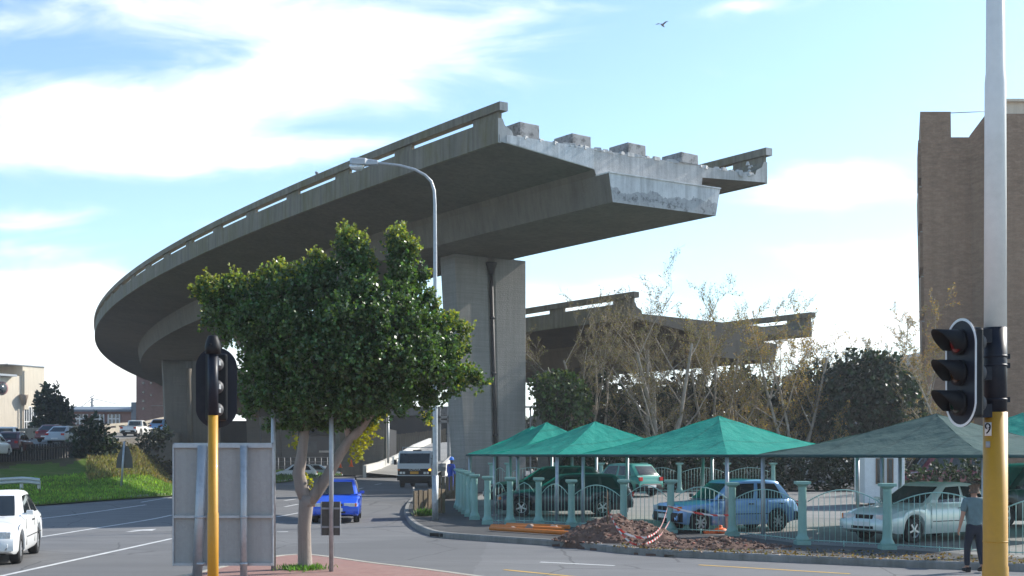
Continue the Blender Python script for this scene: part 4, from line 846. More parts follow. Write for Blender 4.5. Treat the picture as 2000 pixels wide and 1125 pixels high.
def tape(P, YS, w=.05):
    n = 40; pts = []; K = len(P) - 1
    for i in range(n + 1):
        s = i / n * K; k = min(K - 1, int(s)); f = s - k; p0, p1, p2, p3 = [Vector((*P[max(0, min(K, q))], 0)) for q in (k - 1, k, k + 1, k + 2)]
        c = .5 * ((2 * p1) + (p2 - p0) * f + (2 * p0 - 5 * p1 + 4 * p2 - p3) * f * f + (3 * p1 - p0 - 3 * p2 + p3) * f ** 3); pts.append(at(c.x, c.y, lerp(YS[k], YS[k + 1], f)))
    mb = MB(); rows = [[p + Vector((0, .012 * math.sin(i * 1.3), w / 2)) for i, p in enumerate(pts)], [p + Vector((0, -.012 * math.cos(i * .9), -w / 2)) for i, p in enumerate(pts)]]
    V = rows[0] + rows[1]; V += [Vector(p) + Vector((0, .003, 0)) for p in V]; m_ = n + 1; fs = []
    for i in range(n): fs += [(i, i + 1, m_ + i + 1, m_ + i), (2 * m_ + i, 3 * m_ + i, 3 * m_ + i + 1, 2 * m_ + i + 1)]
    mb.add(V, fs, 0, True); mesh_obj('tape_strand', mb, M['tape'], root, True)
tape([(1192, 1004), (1206, 1030), (1232, 1046), (1264, 1049), (1290, 1030), (1305, 988)], [29.9, 29.35, 29.0, 28.95, 29.9, 32.6]); tape([(1192, 1006), (1210, 1038), (1236, 1062), (1262, 1062), (1290, 1045), (1308, 1018)], [29.85, 29.2, 28.75, 28.75, 29.6, 32.4])
tape([(1305, 988), (1340, 998), (1390, 1006), (1432, 1006)], [32.6, 32.3, 32.1, 32.0]); tape([(1187, 964), (1185, 985), (1190, 1006)], [29.85, 29.85, 29.85])
mb = MB(); p = at(1187, 1030, 29.7); mb.tube([(p.x, p.y, .6), (at(1186, 958, 29.7)).to_tuple()], .015, 6); mesh_obj('stake', mb, M['wood'], root, True)
mb = MB(); p = at(1407, 1035, 33.0); mb.lathe([(.16, 0), (.2, .05), (.17, .12), (.06, .16), (.05, .22)], (p.x, p.y, .16), 12); mb.box((p.x - .25, p.y, .2), (.4, .2, .1)); tag(mesh_obj('plastic_bag', mb, M['orange'], bevel=.02), 'crumpled orange plastic bag on the rubble at the railing foot', 'bag')
for (x, y, s, lab) in [(1002, 1036, .11, 'small grey rock nearest the left end of the orange pipes'), (1035, 1036, .17, 'largest grey rock lying against the middle of the orange pipes'), (1082, 1037, .16, 'elongated grey rock leaning on the right end of the orange pipes')]:
    p = gp(x, y, .15); mb = MB(); mb.lathe([(s * .5, 0), (s, s * .25), (s * .9, s * .7), (s * .45, s * 1.05)], (p.x, p.y - .1, .15), 9); mb.v = [(a + RNG.normal(0, s * .12), b + RNG.normal(0, s * .12), c + (RNG.normal(0, s * .1) if c > .2 else 0)) for a, b, c in mb.v]; tag(mesh_obj('rock', mb, M['stone'], bevel=.01), lab, 'rock', 'rocks beside the orange pipes')
# grass tufts at the tree foot and against the barrier
def tuft(name, label, c, rx, ry, n, hgt_, col):
    r = thing(name, label, 'grass', c); P = np.stack([c.x + RNG.normal(0, rx, n), c.y + RNG.normal(0, ry, n), np.full(n, c.z)], 1); D = np.stack([RNG.normal(0, .35, n), RNG.normal(0, .35, n), np.ones(n)], 1)
    leaf_obj('blades', P, D, RNG.uniform(.5, 1.2, n) * hgt_, jit(col, n, .3), M['leaf_dry'], r, aspect=.09, jitter=.2); return r
tuft('grass_tuft', 'bright green grass growing round the foot of the street tree', Vector((-3.95, 23.2, .11)), .2, .2, 900, .11, (.10, .22, .03))
tuft('grass_tuft', 'green weeds at the foot of the timber barrier', gp(828, 1009, .14), .12, .05, 220, .3, (.06, .14, .025))
# birds
def bird(loc, s, rz, label, fly=False):
    mb = MB(); mb.lathe([(.01, -.2), (.05, -.12), (.075, 0), (.06, .1), (.035, .15), (.045, .2), (.02, .25)], (0, 0, 0), 10, 'X')
    body = mesh_obj('bird', mb, M['bird']); body.location = loc; body.scale = (s, s, s); body.rotation_euler = (0, -.5 if not fly else .2, rz); tag(body, label, 'bird')
    mb = MB()
    for sgn in (-1, 1): mb.add([(.06, .04 * sgn, .03), (-.10, .04 * sgn, .03), (-.13, .28 * sgn, .14 if fly else -.0), (.02, .26 * sgn, .16 if fly else .0), (-.10, .52 * sgn, .10 if fly else -.02)], [(0, 1, 2, 3), (3, 2, 4)])
    if not fly: mb.v = [(x - abs(y) * .35, y * .14 + .05 * (1 if y > 0 else -1), z) for x, y, z in mb.v]
    o = mesh_obj('wings', mb, M['bird'], body); sl_ = o.modifiers.new('thickness', 'SOLIDIFY'); sl_.thickness = .012
    return body
M['bird'] = plain('grey_feathers', (.22, .21, .22), .8, vary=.3)
bird(at(1294, 49, 70), .85, .9, 'small bird flying high in the clear sky', True)
fr = frame(14.6); bb_ = fr[0] + fr[2] * .05; bird(Vector((bb_.x, bb_.y, ZD + 1.25)), 1.1, 2.0, 'pale seagull perched on the flyover top rail')
# ------------------------------------------------------------------ vehicles
def ip_(tab, x):
    if x <= tab[0][0]: return tab[0][1]
    for (x0, y0), (x1, y1) in zip(tab, tab[1:]):
        if x <= x1: return lerp(y0, y1, (x - x0) / (x1 - x0)) if x1 > x0 else y1
    return tab[-1][1]
CARSPEC = dict(
 hatch=dict(L=3.8, W=1.62, H=1.41, wb=2.40, fo=.72, r=.29, nose=.72, hood=.86, belt=.90, tail=.86, A0=.72, A1=.20, C1=-1.32, C0=-1.72, boxy=1, wins=[(.10, .47), (.53, .86)], tailtop=True),
 polo=dict(L=3.75, W=1.62, H=1.42, wb=2.40, fo=.74, r=.28, nose=.66, hood=.90, belt=.94, tail=.9, A0=.95, A1=.25, C1=-1.2, C0=-1.70, boxy=0, wins=[(.12, .48), (.53, .86)], tailtop=True),
 sedan=dict(L=4.4, W=1.70, H=1.41, wb=2.56, fo=.88, r=.305, nose=.68, hood=.92, belt=.94, tail=.94, A0=.85, A1=.10, C1=-1.05, C0=-1.82, boxy=0, wins=[(.11, .47), (.52, .86)], tailtop=False),
 wagon=dict(L=4.7, W=1.76, H=1.44, wb=2.78, fo=.85, r=.315, nose=.68, hood=.93, belt=.96, tail=.98, A0=.85, A1=.10, C1=-1.75, C0=-2.15, boxy=0, wins=[(.09, .36), (.40, .66), (.70, .90)], tailtop=True),
 van=dict(L=4.6, W=1.85, H=1.85, wb=2.65, fo=.9, r=.34, nose=.85, hood=1.10, belt=1.12, tail=1.0, A0=1.15, A1=.55, C1=-2.0, C0=-2.15, boxy=1, wins=[(.08, .34), (.38, .64), (.68, .92)], tailtop=True),
 bakkie=dict(L=4.7, W=1.68, H=1.5, wb=2.75, fo=.85, r=.33, nose=.74, hood=.95, belt=.98, tail=.94, A0=.80, A1=.25, C1=-.55, C0=-.62, boxy=1, wins=[(.15, .88)], tailtop=False))
def wheel_meshes(r, w, style):
    ty = MB(); ty.lathe([(r * .60, -w / 2), (r * .92, -w / 2), (r, -w * .36), (r, w * .36), (r * .92, w / 2), (r * .60, w / 2), (r * .58, w * .2), (r * .58, -w * .2)], n=28, axis='Y', cap=False)
    rm = MB(); rm.lathe([(r * .63, w * .30), (r * .64, w * .44), (r * .57, w * .40), (r * .54, w * .15)], n=28, axis='Y', cap=False)
    if style == 'cap': rm.lathe([(r * .58, w * .2), (r * .56, w * .36), (r * .3, w * .44), (r * .1, w * .46)], n=24, axis='Y')
    ns = 5 if style != 'six' else 7
    for k in range(ns):
        a = 2 * PI * k / ns + .3; R = Matrix.Rotation(a, 3, 'Y'); rm.box(R @ Vector((r * .33, w * .38, 0)), (r * .54, w * .12, r * .15), M=R)
    rm.lathe([(r * .16, w * .3), (r * .16, w * .44), (r * .05, w * .46)], n=14, axis='Y')
    bk = MB(); bk.lathe([(r * .57, w * .05), (r * .57, w * .18), (r * .1, w * .18)], n=20, axis='Y'); return ty, rm, bk
def car(kind, label, loc, heading, mat, cat='car', name='parked_car', style='alloy', rack=False, far=False, group=None, scale=1.0, plate_f=True, amber=True):
    p = CARSPEC[kind]; L, Wd, Hh, wb, r = p['L'], p['W'], p['H'], p['wb'], p['r']; hx = L / 2; xf = hx - p['fo']; xr = xf - wb; boxy = p['boxy']
    root = thing(name, label, cat, loc, math.atan2(heading[1], heading[0]), group=group); root.scale = (scale,) * 3
    A0, A1, C1, C0 = p['A0'], p['A1'], p['C1'], p['C0']
    top = [(-hx, .62), (-hx + .02, .66), (-hx + .05, p['tail'] - .10 if not p['tailtop'] else .80), (-hx + .13, p['tail'] - .01), (C0, p['tail'] if not p['tailtop'] else p['belt']), (A0 + .02, p['hood']), (A0 + .3, p['hood'] - .03), (hx - .42, lerp(p['nose'], p['hood'], .55)), (hx - .12, p['nose'] + .02), (hx - .06, p['nose'] - .04), (hx - .02, .52), (hx, .48)]
    if boxy: top[-5] = (hx - .42, lerp(p['nose'], p['hood'], .6)); top[-4] = (hx - .10, p['nose'] + .06); top[-3] = (hx - .07, p['nose'])
    bot = [(-hx, .40), (-hx + .06, .32), (-hx + .3, .26), (xr, .21), (xf, .20), (hx - .3, .23), (hx - .05, .29), (hx, .36)]
    Ra = r + .055; xs = set(np.linspace(-hx, hx, 45)) | {x for x, _ in top} | {xf + Ra * math.cos(a) for a in np.linspace(0, PI, 13)} | {xr + Ra * math.cos(a) for a in np.linspace(0, PI, 13)}
    xs = sorted(x for x in xs if -hx <= x <= hx); rings = []
    def halfw(x):
        e = max(0, (abs(x) - hx * .62) / (hx * .38)); return Wd / 2 * (1 - (.06 if boxy else .10) * e ** 2 - (.06 if boxy else .12) * max(0, e - .75) * 3 * e)
    for x in xs:
        zb = ip_(bot, x); zt = ip_(top, x); w = halfw(x)
        for xw in (xf, xr):
            if abs(x - xw) < Ra: zb = max(zb, r + math.sqrt(max(0, Ra * Ra - (x - xw) ** 2)))
        zb = min(zb, zt - .06); dz = zt - zb
        h = [(w * .93, zb), (w * .985, zb + min(.07, dz * .12)), (w, zb + .38 * dz), (w * 1.0, zb + .62 * dz), (w * .985, zb + .72 * dz), (w * .95, zb + .90 * dz), (w * .885, zt), (w * .6, zt + .012), (w * .2, zt + .022)]
        if x > A0 - .05 or (not p['tailtop'] and x < C0):
            e_ = min(1, abs(x - (A0 - .05 if x > 0 else C0)) / .25); h[5] = (w * .97, zt - lerp(.1 * dz, .15, e_)); h[6] = (w * .885, zt - .055 * e_); h[7] = (w * .62, zt - .0 * e_)
        rings.append([(x, y, z) for y, z in h] + [(x, -y, z) for y, z in h[::-1]])
    mb = MB(); mb.loft(rings, True, 0, True, True); body = mesh_obj('body', mb, mat, root, sharp=32)
    # cabin
    bz = p['belt'] - .02; nt = 8
    def wt(t_): return lerp(Wd / 2 * .90, Wd / 2 * (.74 if not boxy else .80), t_ ** 1.15)
    def side_pt(u_, t_, s, off=0):
        xF = lerp(A0, A1, t_); xR = lerp(C0, C1, t_ ** (1.0 if not p['tailtop'] else 1.3)); e = max(0, abs(u_ - .5) * 2 - .8) / .2; y = wt(t_) * (1 - .08 * e * e); return (lerp(xF, xR, u_), s * (y + off), lerp(bz, Hh - .05, t_) + .03 * math.sin(PI * u_) * t_)
    def end_pt(v_, t_, front, off=0):
        x = lerp(A0, A1, t_) if front else lerp(C0, C1, t_ ** (1.0 if not p['tailtop'] else 1.3)); y = v_ * wt(t_) * .92; bul = (.10 if front else .05) * (1 - v_ * v_) ; sgn = 1 if front else -1
        return (x + sgn * (bul + off), y, lerp(bz, Hh - .05, t_))
    rings = []
    for k in range(nt + 1):
        t_ = k / nt; ring = [end_pt(v_, t_, True) for v_ in (-.85, -.5, 0, .5, .85)] + [side_pt(u_, t_, 1) for u_ in (.03, .1, .3, .5, .7, .9, .97)] + [end_pt(v_, t_, False) for v_ in (.85, .5, 0, -.5, -.85)] + [side_pt(u_, t_, -1) for u_ in (.97, .9, .7, .5, .3, .1, .03)]; rings.append(ring)
    cx = (A1 + C1) / 2
    for k, (f, dz) in enumerate(((.93, .035), (.75, .055), (.4, .065))): rings.append([(cx + (x - cx) * f, y * f, Hh - .05 + (z - Hh + .05) * f + dz) for x, y, z in rings[nt]])
    mb = MB(); mb.loft(rings, True, 0, True, True); cabin = mesh_obj('cabin', mb, mat, root, sharp=42)
    def pane(name, fn, u0, u1, t0, t1, slant=(0, 0), n=6):
        mb = MB(); V = [fn(lerp(lerp(u0, u0 + slant[0], j / n), lerp(u1, u1 + slant[1], j / n), i / n), lerp(t0, t1, j / n)) for j in range(n + 1) for i in range(n + 1)]
        mb.add(V, [(j * (n + 1) + i, j * (n + 1) + i + 1, (j + 1) * (n + 1) + i + 1, (j + 1) * (n + 1) + i) for j in range(n) for i in range(n)], 0, True); return mesh_obj(name, mb, M['glass'], cabin)
    pane('windscreen', lambda u_, t_: end_pt(u_, t_, True, .012), -.9, .9, .05, .93); pane('rear_window', lambda u_, t_: end_pt(u_, t_, False, .012), -.84, .84, .14, .9)
    for s in (1, -1):
        for u0, u1 in p['wins']: pane('side_window', lambda u_, t_: side_pt(u_, t_, s, .009), u0, u1, .07, .88)
    if kind == 'bakkie':
        mb = MB(); mb.box(((C0 - hx) / 2 - .02, 0, .955), (hx + C0 - .2, Wd * .80, .02)); mesh_obj('load_bed', mb, M['under'], root)
    # dark underside and wheels
    mb = MB(); mb.box((0, 0, .40), (L * .9, Wd - .46, .36)); mesh_obj('underbody', mb, M['under'], root)
    ty, rm, bk = wheel_meshes(r, .2, style); dat = None
    for x in (xf, xr):
        for s in (1, -1):
            if dat is None:
                w = mesh_obj('wheel', ty, M['rubber'], root, sharp=40); d2_ = mesh_obj('rim', rm, M['alloy'], w, sharp=40); d3 = mesh_obj('brake', bk, M['under'], w); dat = w
            else: w = copy_tree(dat, root)
            w.location = (x, s * (Wd / 2 - .125), r); w.rotation_euler = (0, 0, 0 if s > 0 else PI)
    # lamps, plates, bumpers, details
    zn = p['nose']
    def slab(name, c, d, mt, bev=.012, par=body): mb = MB(); mb.box(c, d); return mesh_obj(name, mb, mt, par, bevel=bev)
    fw = halfw(hx - .08)
    bump_mat = M['black'] if boxy else mat
    for sgn, nm in ((1, 'front_bumper'), (-1, 'rear_bumper')):
        mb = MB(); R_ = []
        for i in range(13):
            y = lerp(-1, 1, i / 12) * (halfw(hx - .15) + .012); k = abs(y) / Wd * 2; x = sgn * (hx + .03 - .16 * max(0, k - .55) ** 1.6 * 2); R_.append([(x - sgn * .12, y, .30), (x - .01 * sgn, y, .31), (x, y, .36), (x, y, .50), (x - .03 * sgn, y, .55), (x - sgn * .12, y, .55)])
        mb.loft(R_, True, 0, True, True); mesh_obj(nm, mb, bump_mat, body, sharp=35)
    hlw = .36 if not boxy else .2
    for s in (1, -1):
        slab('headlight', (hx - .085 + (.02 if boxy else 0), s * (fw - .06 - hlw / 2), zn - .06), (.09, hlw, .13), M['lens'])
        slab('indicator', (hx - .11, s * (fw - .035), zn - .06), (.11, .075, .12), M['amber'] if amber else M['lens'])
        slab('tail_light', (-hx + .045, s * (halfw(hx - .1) - .15), .76 if p['tailtop'] else p['tail'] - .17), (.09, .24 if not p['tailtop'] else .2, .16 if not (kind == 'van') else .3), M['red_lens'])
        mb = MB(); mb.box((A0 - .12, s * (Wd / 2 + .06), p['belt'] + .06), (.08, .14, .095)); mb.box((A0 - .10, s * (Wd / 2 - .04), p['belt'] + .03), (.05, .12, .04)); mesh_obj('wing_mirror', mb, mat if not boxy else M['black'], cabin, bevel=.02)
    slab('grille', (hx - .06 + (.02 if boxy else 0), 0, zn - .065), (.06, 2 * (fw - .09 - hlw) * .94, .11), M['black'])
    slab('lower_grille', (hx + .022, 0, .37), (.02, .7, .075), M['under'], par=body)
    if plate_f:
        for sgn in (1, -1): slab('number_plate', (sgn * (hx + (.04)), 0, .45 if sgn > 0 or boxy or not p['tailtop'] else .45), (.012, .50, .11), M['plate'], .002)
    if not far:
        ww = p['wins']; mb = MB()
        for s in (1, -1):
            xs_ = [side_pt(.03, .05, s)[0] + .02, side_pt((ww[0][1] + (ww[1][0] if len(ww) > 1 else ww[0][1])) / 2, .05, s)[0]] + ([side_pt(ww[1][1] + .03, .05, s)[0]] if len(ww) > 1 and kind != 'polo' else [])
            for x in xs_:
                x = min(max(x, xr + Ra + .02), xf - Ra - .02); w = halfw(x); mb.box((x, s * (w - .002), .60), (.008, .008, .54))
            mb.box(((xs_[0] + xs_[-1]) / 2, s * (Wd / 2 - .001), .50), (abs(xs_[0] - xs_[-1]) * .96, .012, .018))
        mesh_obj('door_seam', mb, M['under'], body); 
        for s in (1, -1):
            for x in xs_[1:]: slab('door_handle', (x + .14, s * (Wd / 2 - .012), p['belt'] - .13), (.16, .035, .03), M['black'], .006, body)
        mb = MB(); mb.box((hx * .0 + A0 - .02 + .14, 0, p['hood'] + .03), (.03, 1.0, .012)); mesh_obj('wiper', mb, M['black'], body)
    if rack:
        mb = MB()
        for x in (A1 - .25, C1 + .35): mb.tube([(x, -.62, Hh - .03), (x, -.6, Hh + .1), (x, .6, Hh + .1), (x, .62, Hh - .03)], .018, 6)
        for y in (-.5, 0, .5): mb.tube([(A1 - .2, y, Hh + .11), (C1 + .3, y, Hh + .11)], .014, 5)
        mesh_obj('roof_rack', mb, M['black'], root)
    return root
P_white = paint('white_car_paint', (.80, .80, .79)); P_blue = paint('bright_blue_car_paint', (.008, .085, .62)); P_lblue = paint('light_blue_car_paint', (.20, .38, .64), .7, .3, .2)
P_silver = paint('silver_green_car_paint', (.66, .74, .70), .7, .3, .2); P_dgreen = paint('dark_green_car_paint', (.005, .02, .018)); P_dblue = paint('dark_blue_car_paint', (.008, .013, .026)); P_green = paint('teal_green_car_paint', (.01, .21, .15))
P_red = paint('red_car_paint', (.16, .010, .012)); P_maroon = paint('maroon_car_paint', (.075, .012, .02)); P_grey = paint('grey_car_paint', (.42, .45, .48))
def axle_loc(px, py, dz, heading, kind, near=1, rear=False, Y=None):
    """centre of a car whose near front wheel touches the ground at photo point (px, py); near: +1 the wheel on the car's left"""
    p = CARSPEC[kind]; q = gp(px, py, dz) if Y is None else Vector(((px - 1000) / F * Y, Y, G(Y) + dz)); h = Vector((*heading, 0)).normalized(); n = Vector((-h.y, h.x, 0)); xf = p['L'] / 2 - p['fo']; xa = xf - p['wb'] if rear else xf
    return q - h * xa - n * near * (p['W'] / 2 - .12)
hd = lambda a: (-math.cos(math.radians(a)), -math.sin(math.radians(a)))
car('hatch', 'light blue hatchback parked behind the railing under the brightest green canopy', axle_loc(1366, 1041, .155, hd(19.5), 'hatch', 1), hd(19.5), P_lblue, style='six')
car('sedan', 'pale silver-green sedan parked behind the railing beside the man in the grey shirt', axle_loc(1781, 1060, .155, hd(31), 'sedan', 1), hd(31), P_silver, style='alloy')
car('wagon', 'dark blue estate car parked nearest the orange pipes behind the railing', axle_loc(1018, 1009, .155, hd(2), 'wagon', 1), hd(2), P_dblue)
car('wagon', 'dark green car parked just beyond the dark blue estate car', Vector((1.3, 46.5, .45 - .3 + .22)), hd(4), P_dgreen, far=True)
car('hatch', 'teal green hatchback parked nose away, tail lamps showing past the dark estate', Vector((8.9 / 2400 * 0 + (1215 - 1000) / F * 54, 54.5, G(54.5) + .155)), (-.62, .78), P_green, far=True)
car('polo', 'bright blue hatchback with roof rack driving towards the island', Vector(((658 - 1000) / F * 42.2, 42.3, 0)), (.10, -1), P_blue, name='moving_car', rack=True)
car('sedan', 'white sedan entering at the roadside in front of the guard rail', Vector((-11.45, 26.9, 0)), (.24, -.97), P_white, name='moving_car', style='six', scale=1.04, amber=False)
car('van', 'red van parked behind the sparse hedge left of the big pole', Vector(((1832 - 1000) / F * 54, 54, .45)), (-1, -.1), P_red, cat='van', name='parked_van', far=True)
car('van', 'dark green van behind the big pole with its cab side showing', Vector(((2030 - 1000) / F * 36, 36.5, .155)), (-1, -.15), P_dgreen, cat='van', name='parked_van', far=True)
car('sedan', 'white sedan parked behind the hedge, left of the white guard kiosk', Vector(((1600 - 1000) / F * 66, 66, .75)), (-1, .1), P_white, far=True)
car('sedan', 'silver sedan parked behind the hedge under the end of the bright green canopy', Vector(((1530 - 1000) / F * 67, 68, .75)), (-1, .1), P_grey, far=True)
# far cars
car('polo', 'white hatchback parked under the flyover, seen left of the tree trunk', Vector(((577 - 1000) / F * 105, 105, .3 - .35)), (-1, -.15), P_white, far=True)
car('sedan', 'silver sedan shaded under the flyover between the tree trunk and the thin pole', Vector(((622 - 1000) / F * 112, 112, -.1)), (1, .1), P_grey, far=True)
# cars on the elevated ramp at the left
rampz = lambda Y: H0 + lerp(.0, 1.6, (Y - 80) / 35.0)
def rcar(kind, px, Y, label, mat, h=(-.05, 1), **k): return car(kind, label, Vector(((px - 1000) / F * Y, Y, rampz(Y) - .02)), h, mat, far=True, name=k.pop('name', 'moving_car'), **k)
rcar('polo', 29, 80, 'dark maroon hatchback on the ramp behind the dark paling fence', P_maroon, (-.12, 1))
rcar('bakkie', 15, 90, 'white pickup with a dark load bed on the ramp beyond the maroon hatchback', P_white, (-.1, 1), cat='pickup', name='moving_pickup')
rcar('sedan', 128, 96, 'pale blue-grey sedan braking on the ramp left of the dark shrub', P_grey, (.02, 1))
rcar('sedan', 106, 101, 'red sedan on the ramp half hidden by the pale blue-grey sedan', P_red, (.0, 1))
rcar('bakkie', 268, 116, 'white pickup higher up the ramp near the second pier', P_white, (.06, 1), cat='pickup', name='moving_pickup')
rcar('polo', 318, 126, 'pale blue hatchback on the ramp just left of the second pier', P_lblue, (.1, 1))
rcar('polo', -18, 76, 'white hatchback at the frame edge on the ramp before the maroon hatchback', P_white, (-.12, 1))

# ------------------------------------------------------------------ truck
th = Vector((-.11, -.99, 0)).normalized(); tl = gp(782, 953); tl = Vector(((778 + 36 - 1000) / F * 72.5, 73, .3))
root = thing('flatbed_truck', 'flatbed truck with a white and black cab coming down the road beside the big pier', 'truck', tl, math.atan2(th.y, th.x))
P_tw = paint('truck_cab_paint', (.55, .57, .58), .3)
mb = MB(); prof = [(.95, .55), (.97, 1.35), (.72, 2.08), (.60, 2.16), (-.35, 2.16), (-.42, 2.08), (-.42, .55)]; hw = 1.02
rows = []
for y, k in ((-hw, .0), (-hw + .08, 1), (hw - .08, 1), (hw, 0)): rows.append([(x - (.05 if not k and x > .5 else 0), y * (1 if z < 1.4 else .965), z - (.05 if not k and z > 2 else 0)) for x, z in prof])
mb.loft(rows, True, 0, False, True); cab = mesh_obj('cab', mb, P_tw, root, bevel=.03)
def tpart(name, c, d, mat, par=root, rot=None, bev=.01): mb = MB(); mb.box(c, d, M=rot); return mesh_obj(name, mb, mat, par, bevel=bev)
tilt_ = Matrix.Rotation(-math.atan2(.25, .73), 3, 'Y')
tpart('windscreen', (.855, 0, 1.72), (.02, 1.78, .62), M['glass'], cab, tilt_)
tpart('front_panel', (.968, 0, .93), (.03, 1.96, .36), M['black'], cab); tpart('front_bumper', (1.0, 0, .56), (.14, 2.02, .26), M['black'], cab); tpart('air_dam', (.9, 0, .36), (.1, 1.7, .2), M['under'], cab)
for s in (1, -1):
    for o_ in (.62, .80): tpart('headlight', (.985, s * o_, .87), (.02, .14, .13), M['lens'], cab)
    tpart('side_window', (.28, s * (hw - .018), 1.70), (.75, .02, .5), M['glass'], cab)
    mb = MB(); mb.box((.92, s * 1.14, 1.5), (.05, .16, .3)); mb.tube([(.86, s * .95, 1.72), (.9, s * 1.14, 1.68)], .015, 5); mesh_obj('wing_mirror', mb, M['black'], cab)
    tpart('door_seam', (.02, s * (hw + .002), 1.2), (.012, .01, 1.1), M['under'], cab, bev=0)
M['amber_on'] = glow('lit_indicator', (.9, .4, .02), (1, .42, .03), 1.6)
tpart('indicator', (.985, 1 * .93, 1.05), (.03, .13, .11), M['amber_on'], cab); tpart('indicator', (.985, -.93, 1.05), (.03, .13, .11), M['amber'], cab)
pl_ = tpart('number_plate', (.995, 0, .88), (.02, .5, .15), M['plate_amber'], cab)
tx = text_mb('TOYOTA', .17, .004); tx.v = [(.987 + z, x, 1.06 + y) for x, y, z in tx.v]; mesh_obj('lettering', tx, M['alloy'], cab)
tpart('roof_sign', (.55, .1, 2.19), (.12, .5, .07), M['black'], cab)
tpart('chassis', (-1.9, 0, .62), (4.2, .8, .22), M['under']); bed = tpart('load_bed', (-2.25, 0, .98), (3.6, 2.08, .12), M['steel_dull'])
for s in (1, -1):
    mb = MB(); mb.box((-2.25, s * 1.03, 1.1), (3.6, .03, .12)); mb.box((-2.25, s * 1.03, 1.36), (3.6, .03, .06))
    for k in range(7): mb.box((-.5 - k * .583, s * 1.03, 1.2), (.05, .04, .38))
    mesh_obj('side_rail', mb, M['steel_dull'], bed)
mb = MB()
for y in (-1.0, 1.0): mb.tube([(-.5, y, 1.0), (-.5, y, 2.4)], .025, 6)
mb.tube([(-.5, -1.0, 2.38), (-.5, 1.0, 2.38)], .025, 6); mb.tube([(-.5, -1, 1.7), (-.5, 1, 1.7)], .02, 6); mesh_obj('headboard_frame', mb, M['steel'], bed)
ty, rm, bk = wheel_meshes(.36, .22, 'cap'); dat = None
for x in (.35, -2.9):
    for s in (1, -1):
        if dat is None: w = mesh_obj('wheel', ty, M['rubber'], root, sharp=40); mesh_obj('rim', rm, M['steel_dull'], w, sharp=40); dat = w
        else: w = copy_tree(dat, root)
        w.location = (x, s * .84, .36); w.rotation_euler = (0, 0, 0 if s > 0 else PI)
# ------------------------------------------------------------------ left bank, ramp, far buildings
def grass_mat(name, c1, c2, c3):
    m, t, b, co = new_mat(name); a = t.noise(co, 1.4, 8, .7, .35, .65); f = t.noise(co, 9, 6, .7); d = t.noise(co, .35, 8, .7, .5, .68)
    col = t.mix(a, c1, c2); col = t.mix(t.math('MULTIPLY', f, .35), col, tuple(x * .45 for x in c1)); col = t.mix(t.math('MULTIPLY', d, .75), col, c3); t.l.new(col, b.inputs['Base Color']); b.inputs['Roughness'].default_value = .95; b.inputs['Specular IOR Level'].default_value = .1; bump(t, b, f, .8, .08); return m
M['grass'] = grass_mat('rough_grass', (.10, .18, .025), (.16, .22, .045), (.24, .20, .09)); M['bank'] = grass_mat('dry_bank', (.16, .125, .07), (.10, .10, .04), (.13, .10, .07))
LOW = [(-500, 1012), (-160, 1002), (0, 993), (80, 986), (200, 977), (336, 968), (450, 954), (540, 943), (677, 927), (745, 916)]
TOP = [(-500, 905, 72), (-60, 903, 76), (0, 902, 78), (80, 899, 81), (150, 892, 86), (215, 880, 92), (262, 873, 99), (295, 893, 112), (335, 934.5, 122), (420, 931, 124), (540, 918, 124), (677, 912, 124), (760, 907, 118)]
def pline(P, x):
    for a, b in zip(P, P[1:]):
        if x <= b[0]: f = (x - a[0]) / (b[0] - a[0]); return [lerp(p, q, f) for p, q in zip(a, b)]
    return list(P[-1])
def bank_pt(x, v):
    l = gp(*pline(LOW, x), .05); t_ = pline(TOP, x); T_ = at(*t_); s = v
    p = l.lerp(T_, s); e = 1.5 * (T_.z - l.z); p.z = l.z + (T_.z - l.z) * (s ** 1.25) + .05 * mn.noise(Vector((p.x * .5, p.y * .5, 0))) * min(1, v * 8, (1 - v) * 8); return p
xs_ = list(range(-500, 761, 14)); nv = 26; mb = MB()
mb.add([bank_pt(x, j / nv) for j in range(nv + 1) for x in xs_], [(j * len(xs_) + i, j * len(xs_) + i + 1, (j + 1) * len(xs_) + i + 1, (j + 1) * len(xs_) + i) for j in range(nv) for i in range(len(xs_) - 1)], 0, True)
n_x = len(xs_) - 1
for k in range(len(mb.f)):
    i = k % n_x; j = k // n_x; x = xs_[i]; v = j / nv
    lim = .86 if x < 180 else lerp(.86, .5, (x - 180) / 80) if x < 260 else .40 if x < 340 else 1.1
    mb.m[k] = 1 if v > lim + .05 * mn.noise(Vector((i * .35, 7, 0))) * 3 else 0
o = struct('grass_bank', mb, [M['grass'], M['bank']])
kl = resample([gp(*p) for p in LOW], .8); kerb_obj('kerb', kl, 1, M['conc_light'], .12, .18)
def blades(name, spots, n, h, col, kindlabel):
    P = []; 
    while len(P) < n:
        x = RNG.uniform(*spots[0]); v = RNG.uniform(*spots[1]) ** 1.3; P.append(list(bank_pt(x, v)))
    P = np.array(P); D = np.stack([RNG.normal(0, .4, n), RNG.normal(0, .4, n), np.ones(n)], 1)
    e = bpy.data.objects.new('tmp', None); o = leaf_obj(name, P, D, RNG.uniform(.4, 1.3, n) * h, np.clip(jit(col, n, .35) * (.75 + .9 * np.array([[.5 + .5 * mn.noise(Vector((p_[0] * .35, p_[1] * .35, 3)))] for p_ in P])) + np.array([[.09, .05, .0]]) * np.array([[max(0, mn.noise(Vector((p_[0] * .6, p_[1] * .6, 9))))] for p_ in P]), .003, 1), M['leaf_dry'], e, aspect=.12, jitter=.25); o.parent = None; bpy.data.objects.remove(e); o['kind'] = 'stuff'; o['label'] = kindlabel; o['category'] = 'grass'
blades('grass', ((-60, 345), (.02, .62)), 26000, .17, (.15, .255, .035), 'short green grass on the roadside bank')
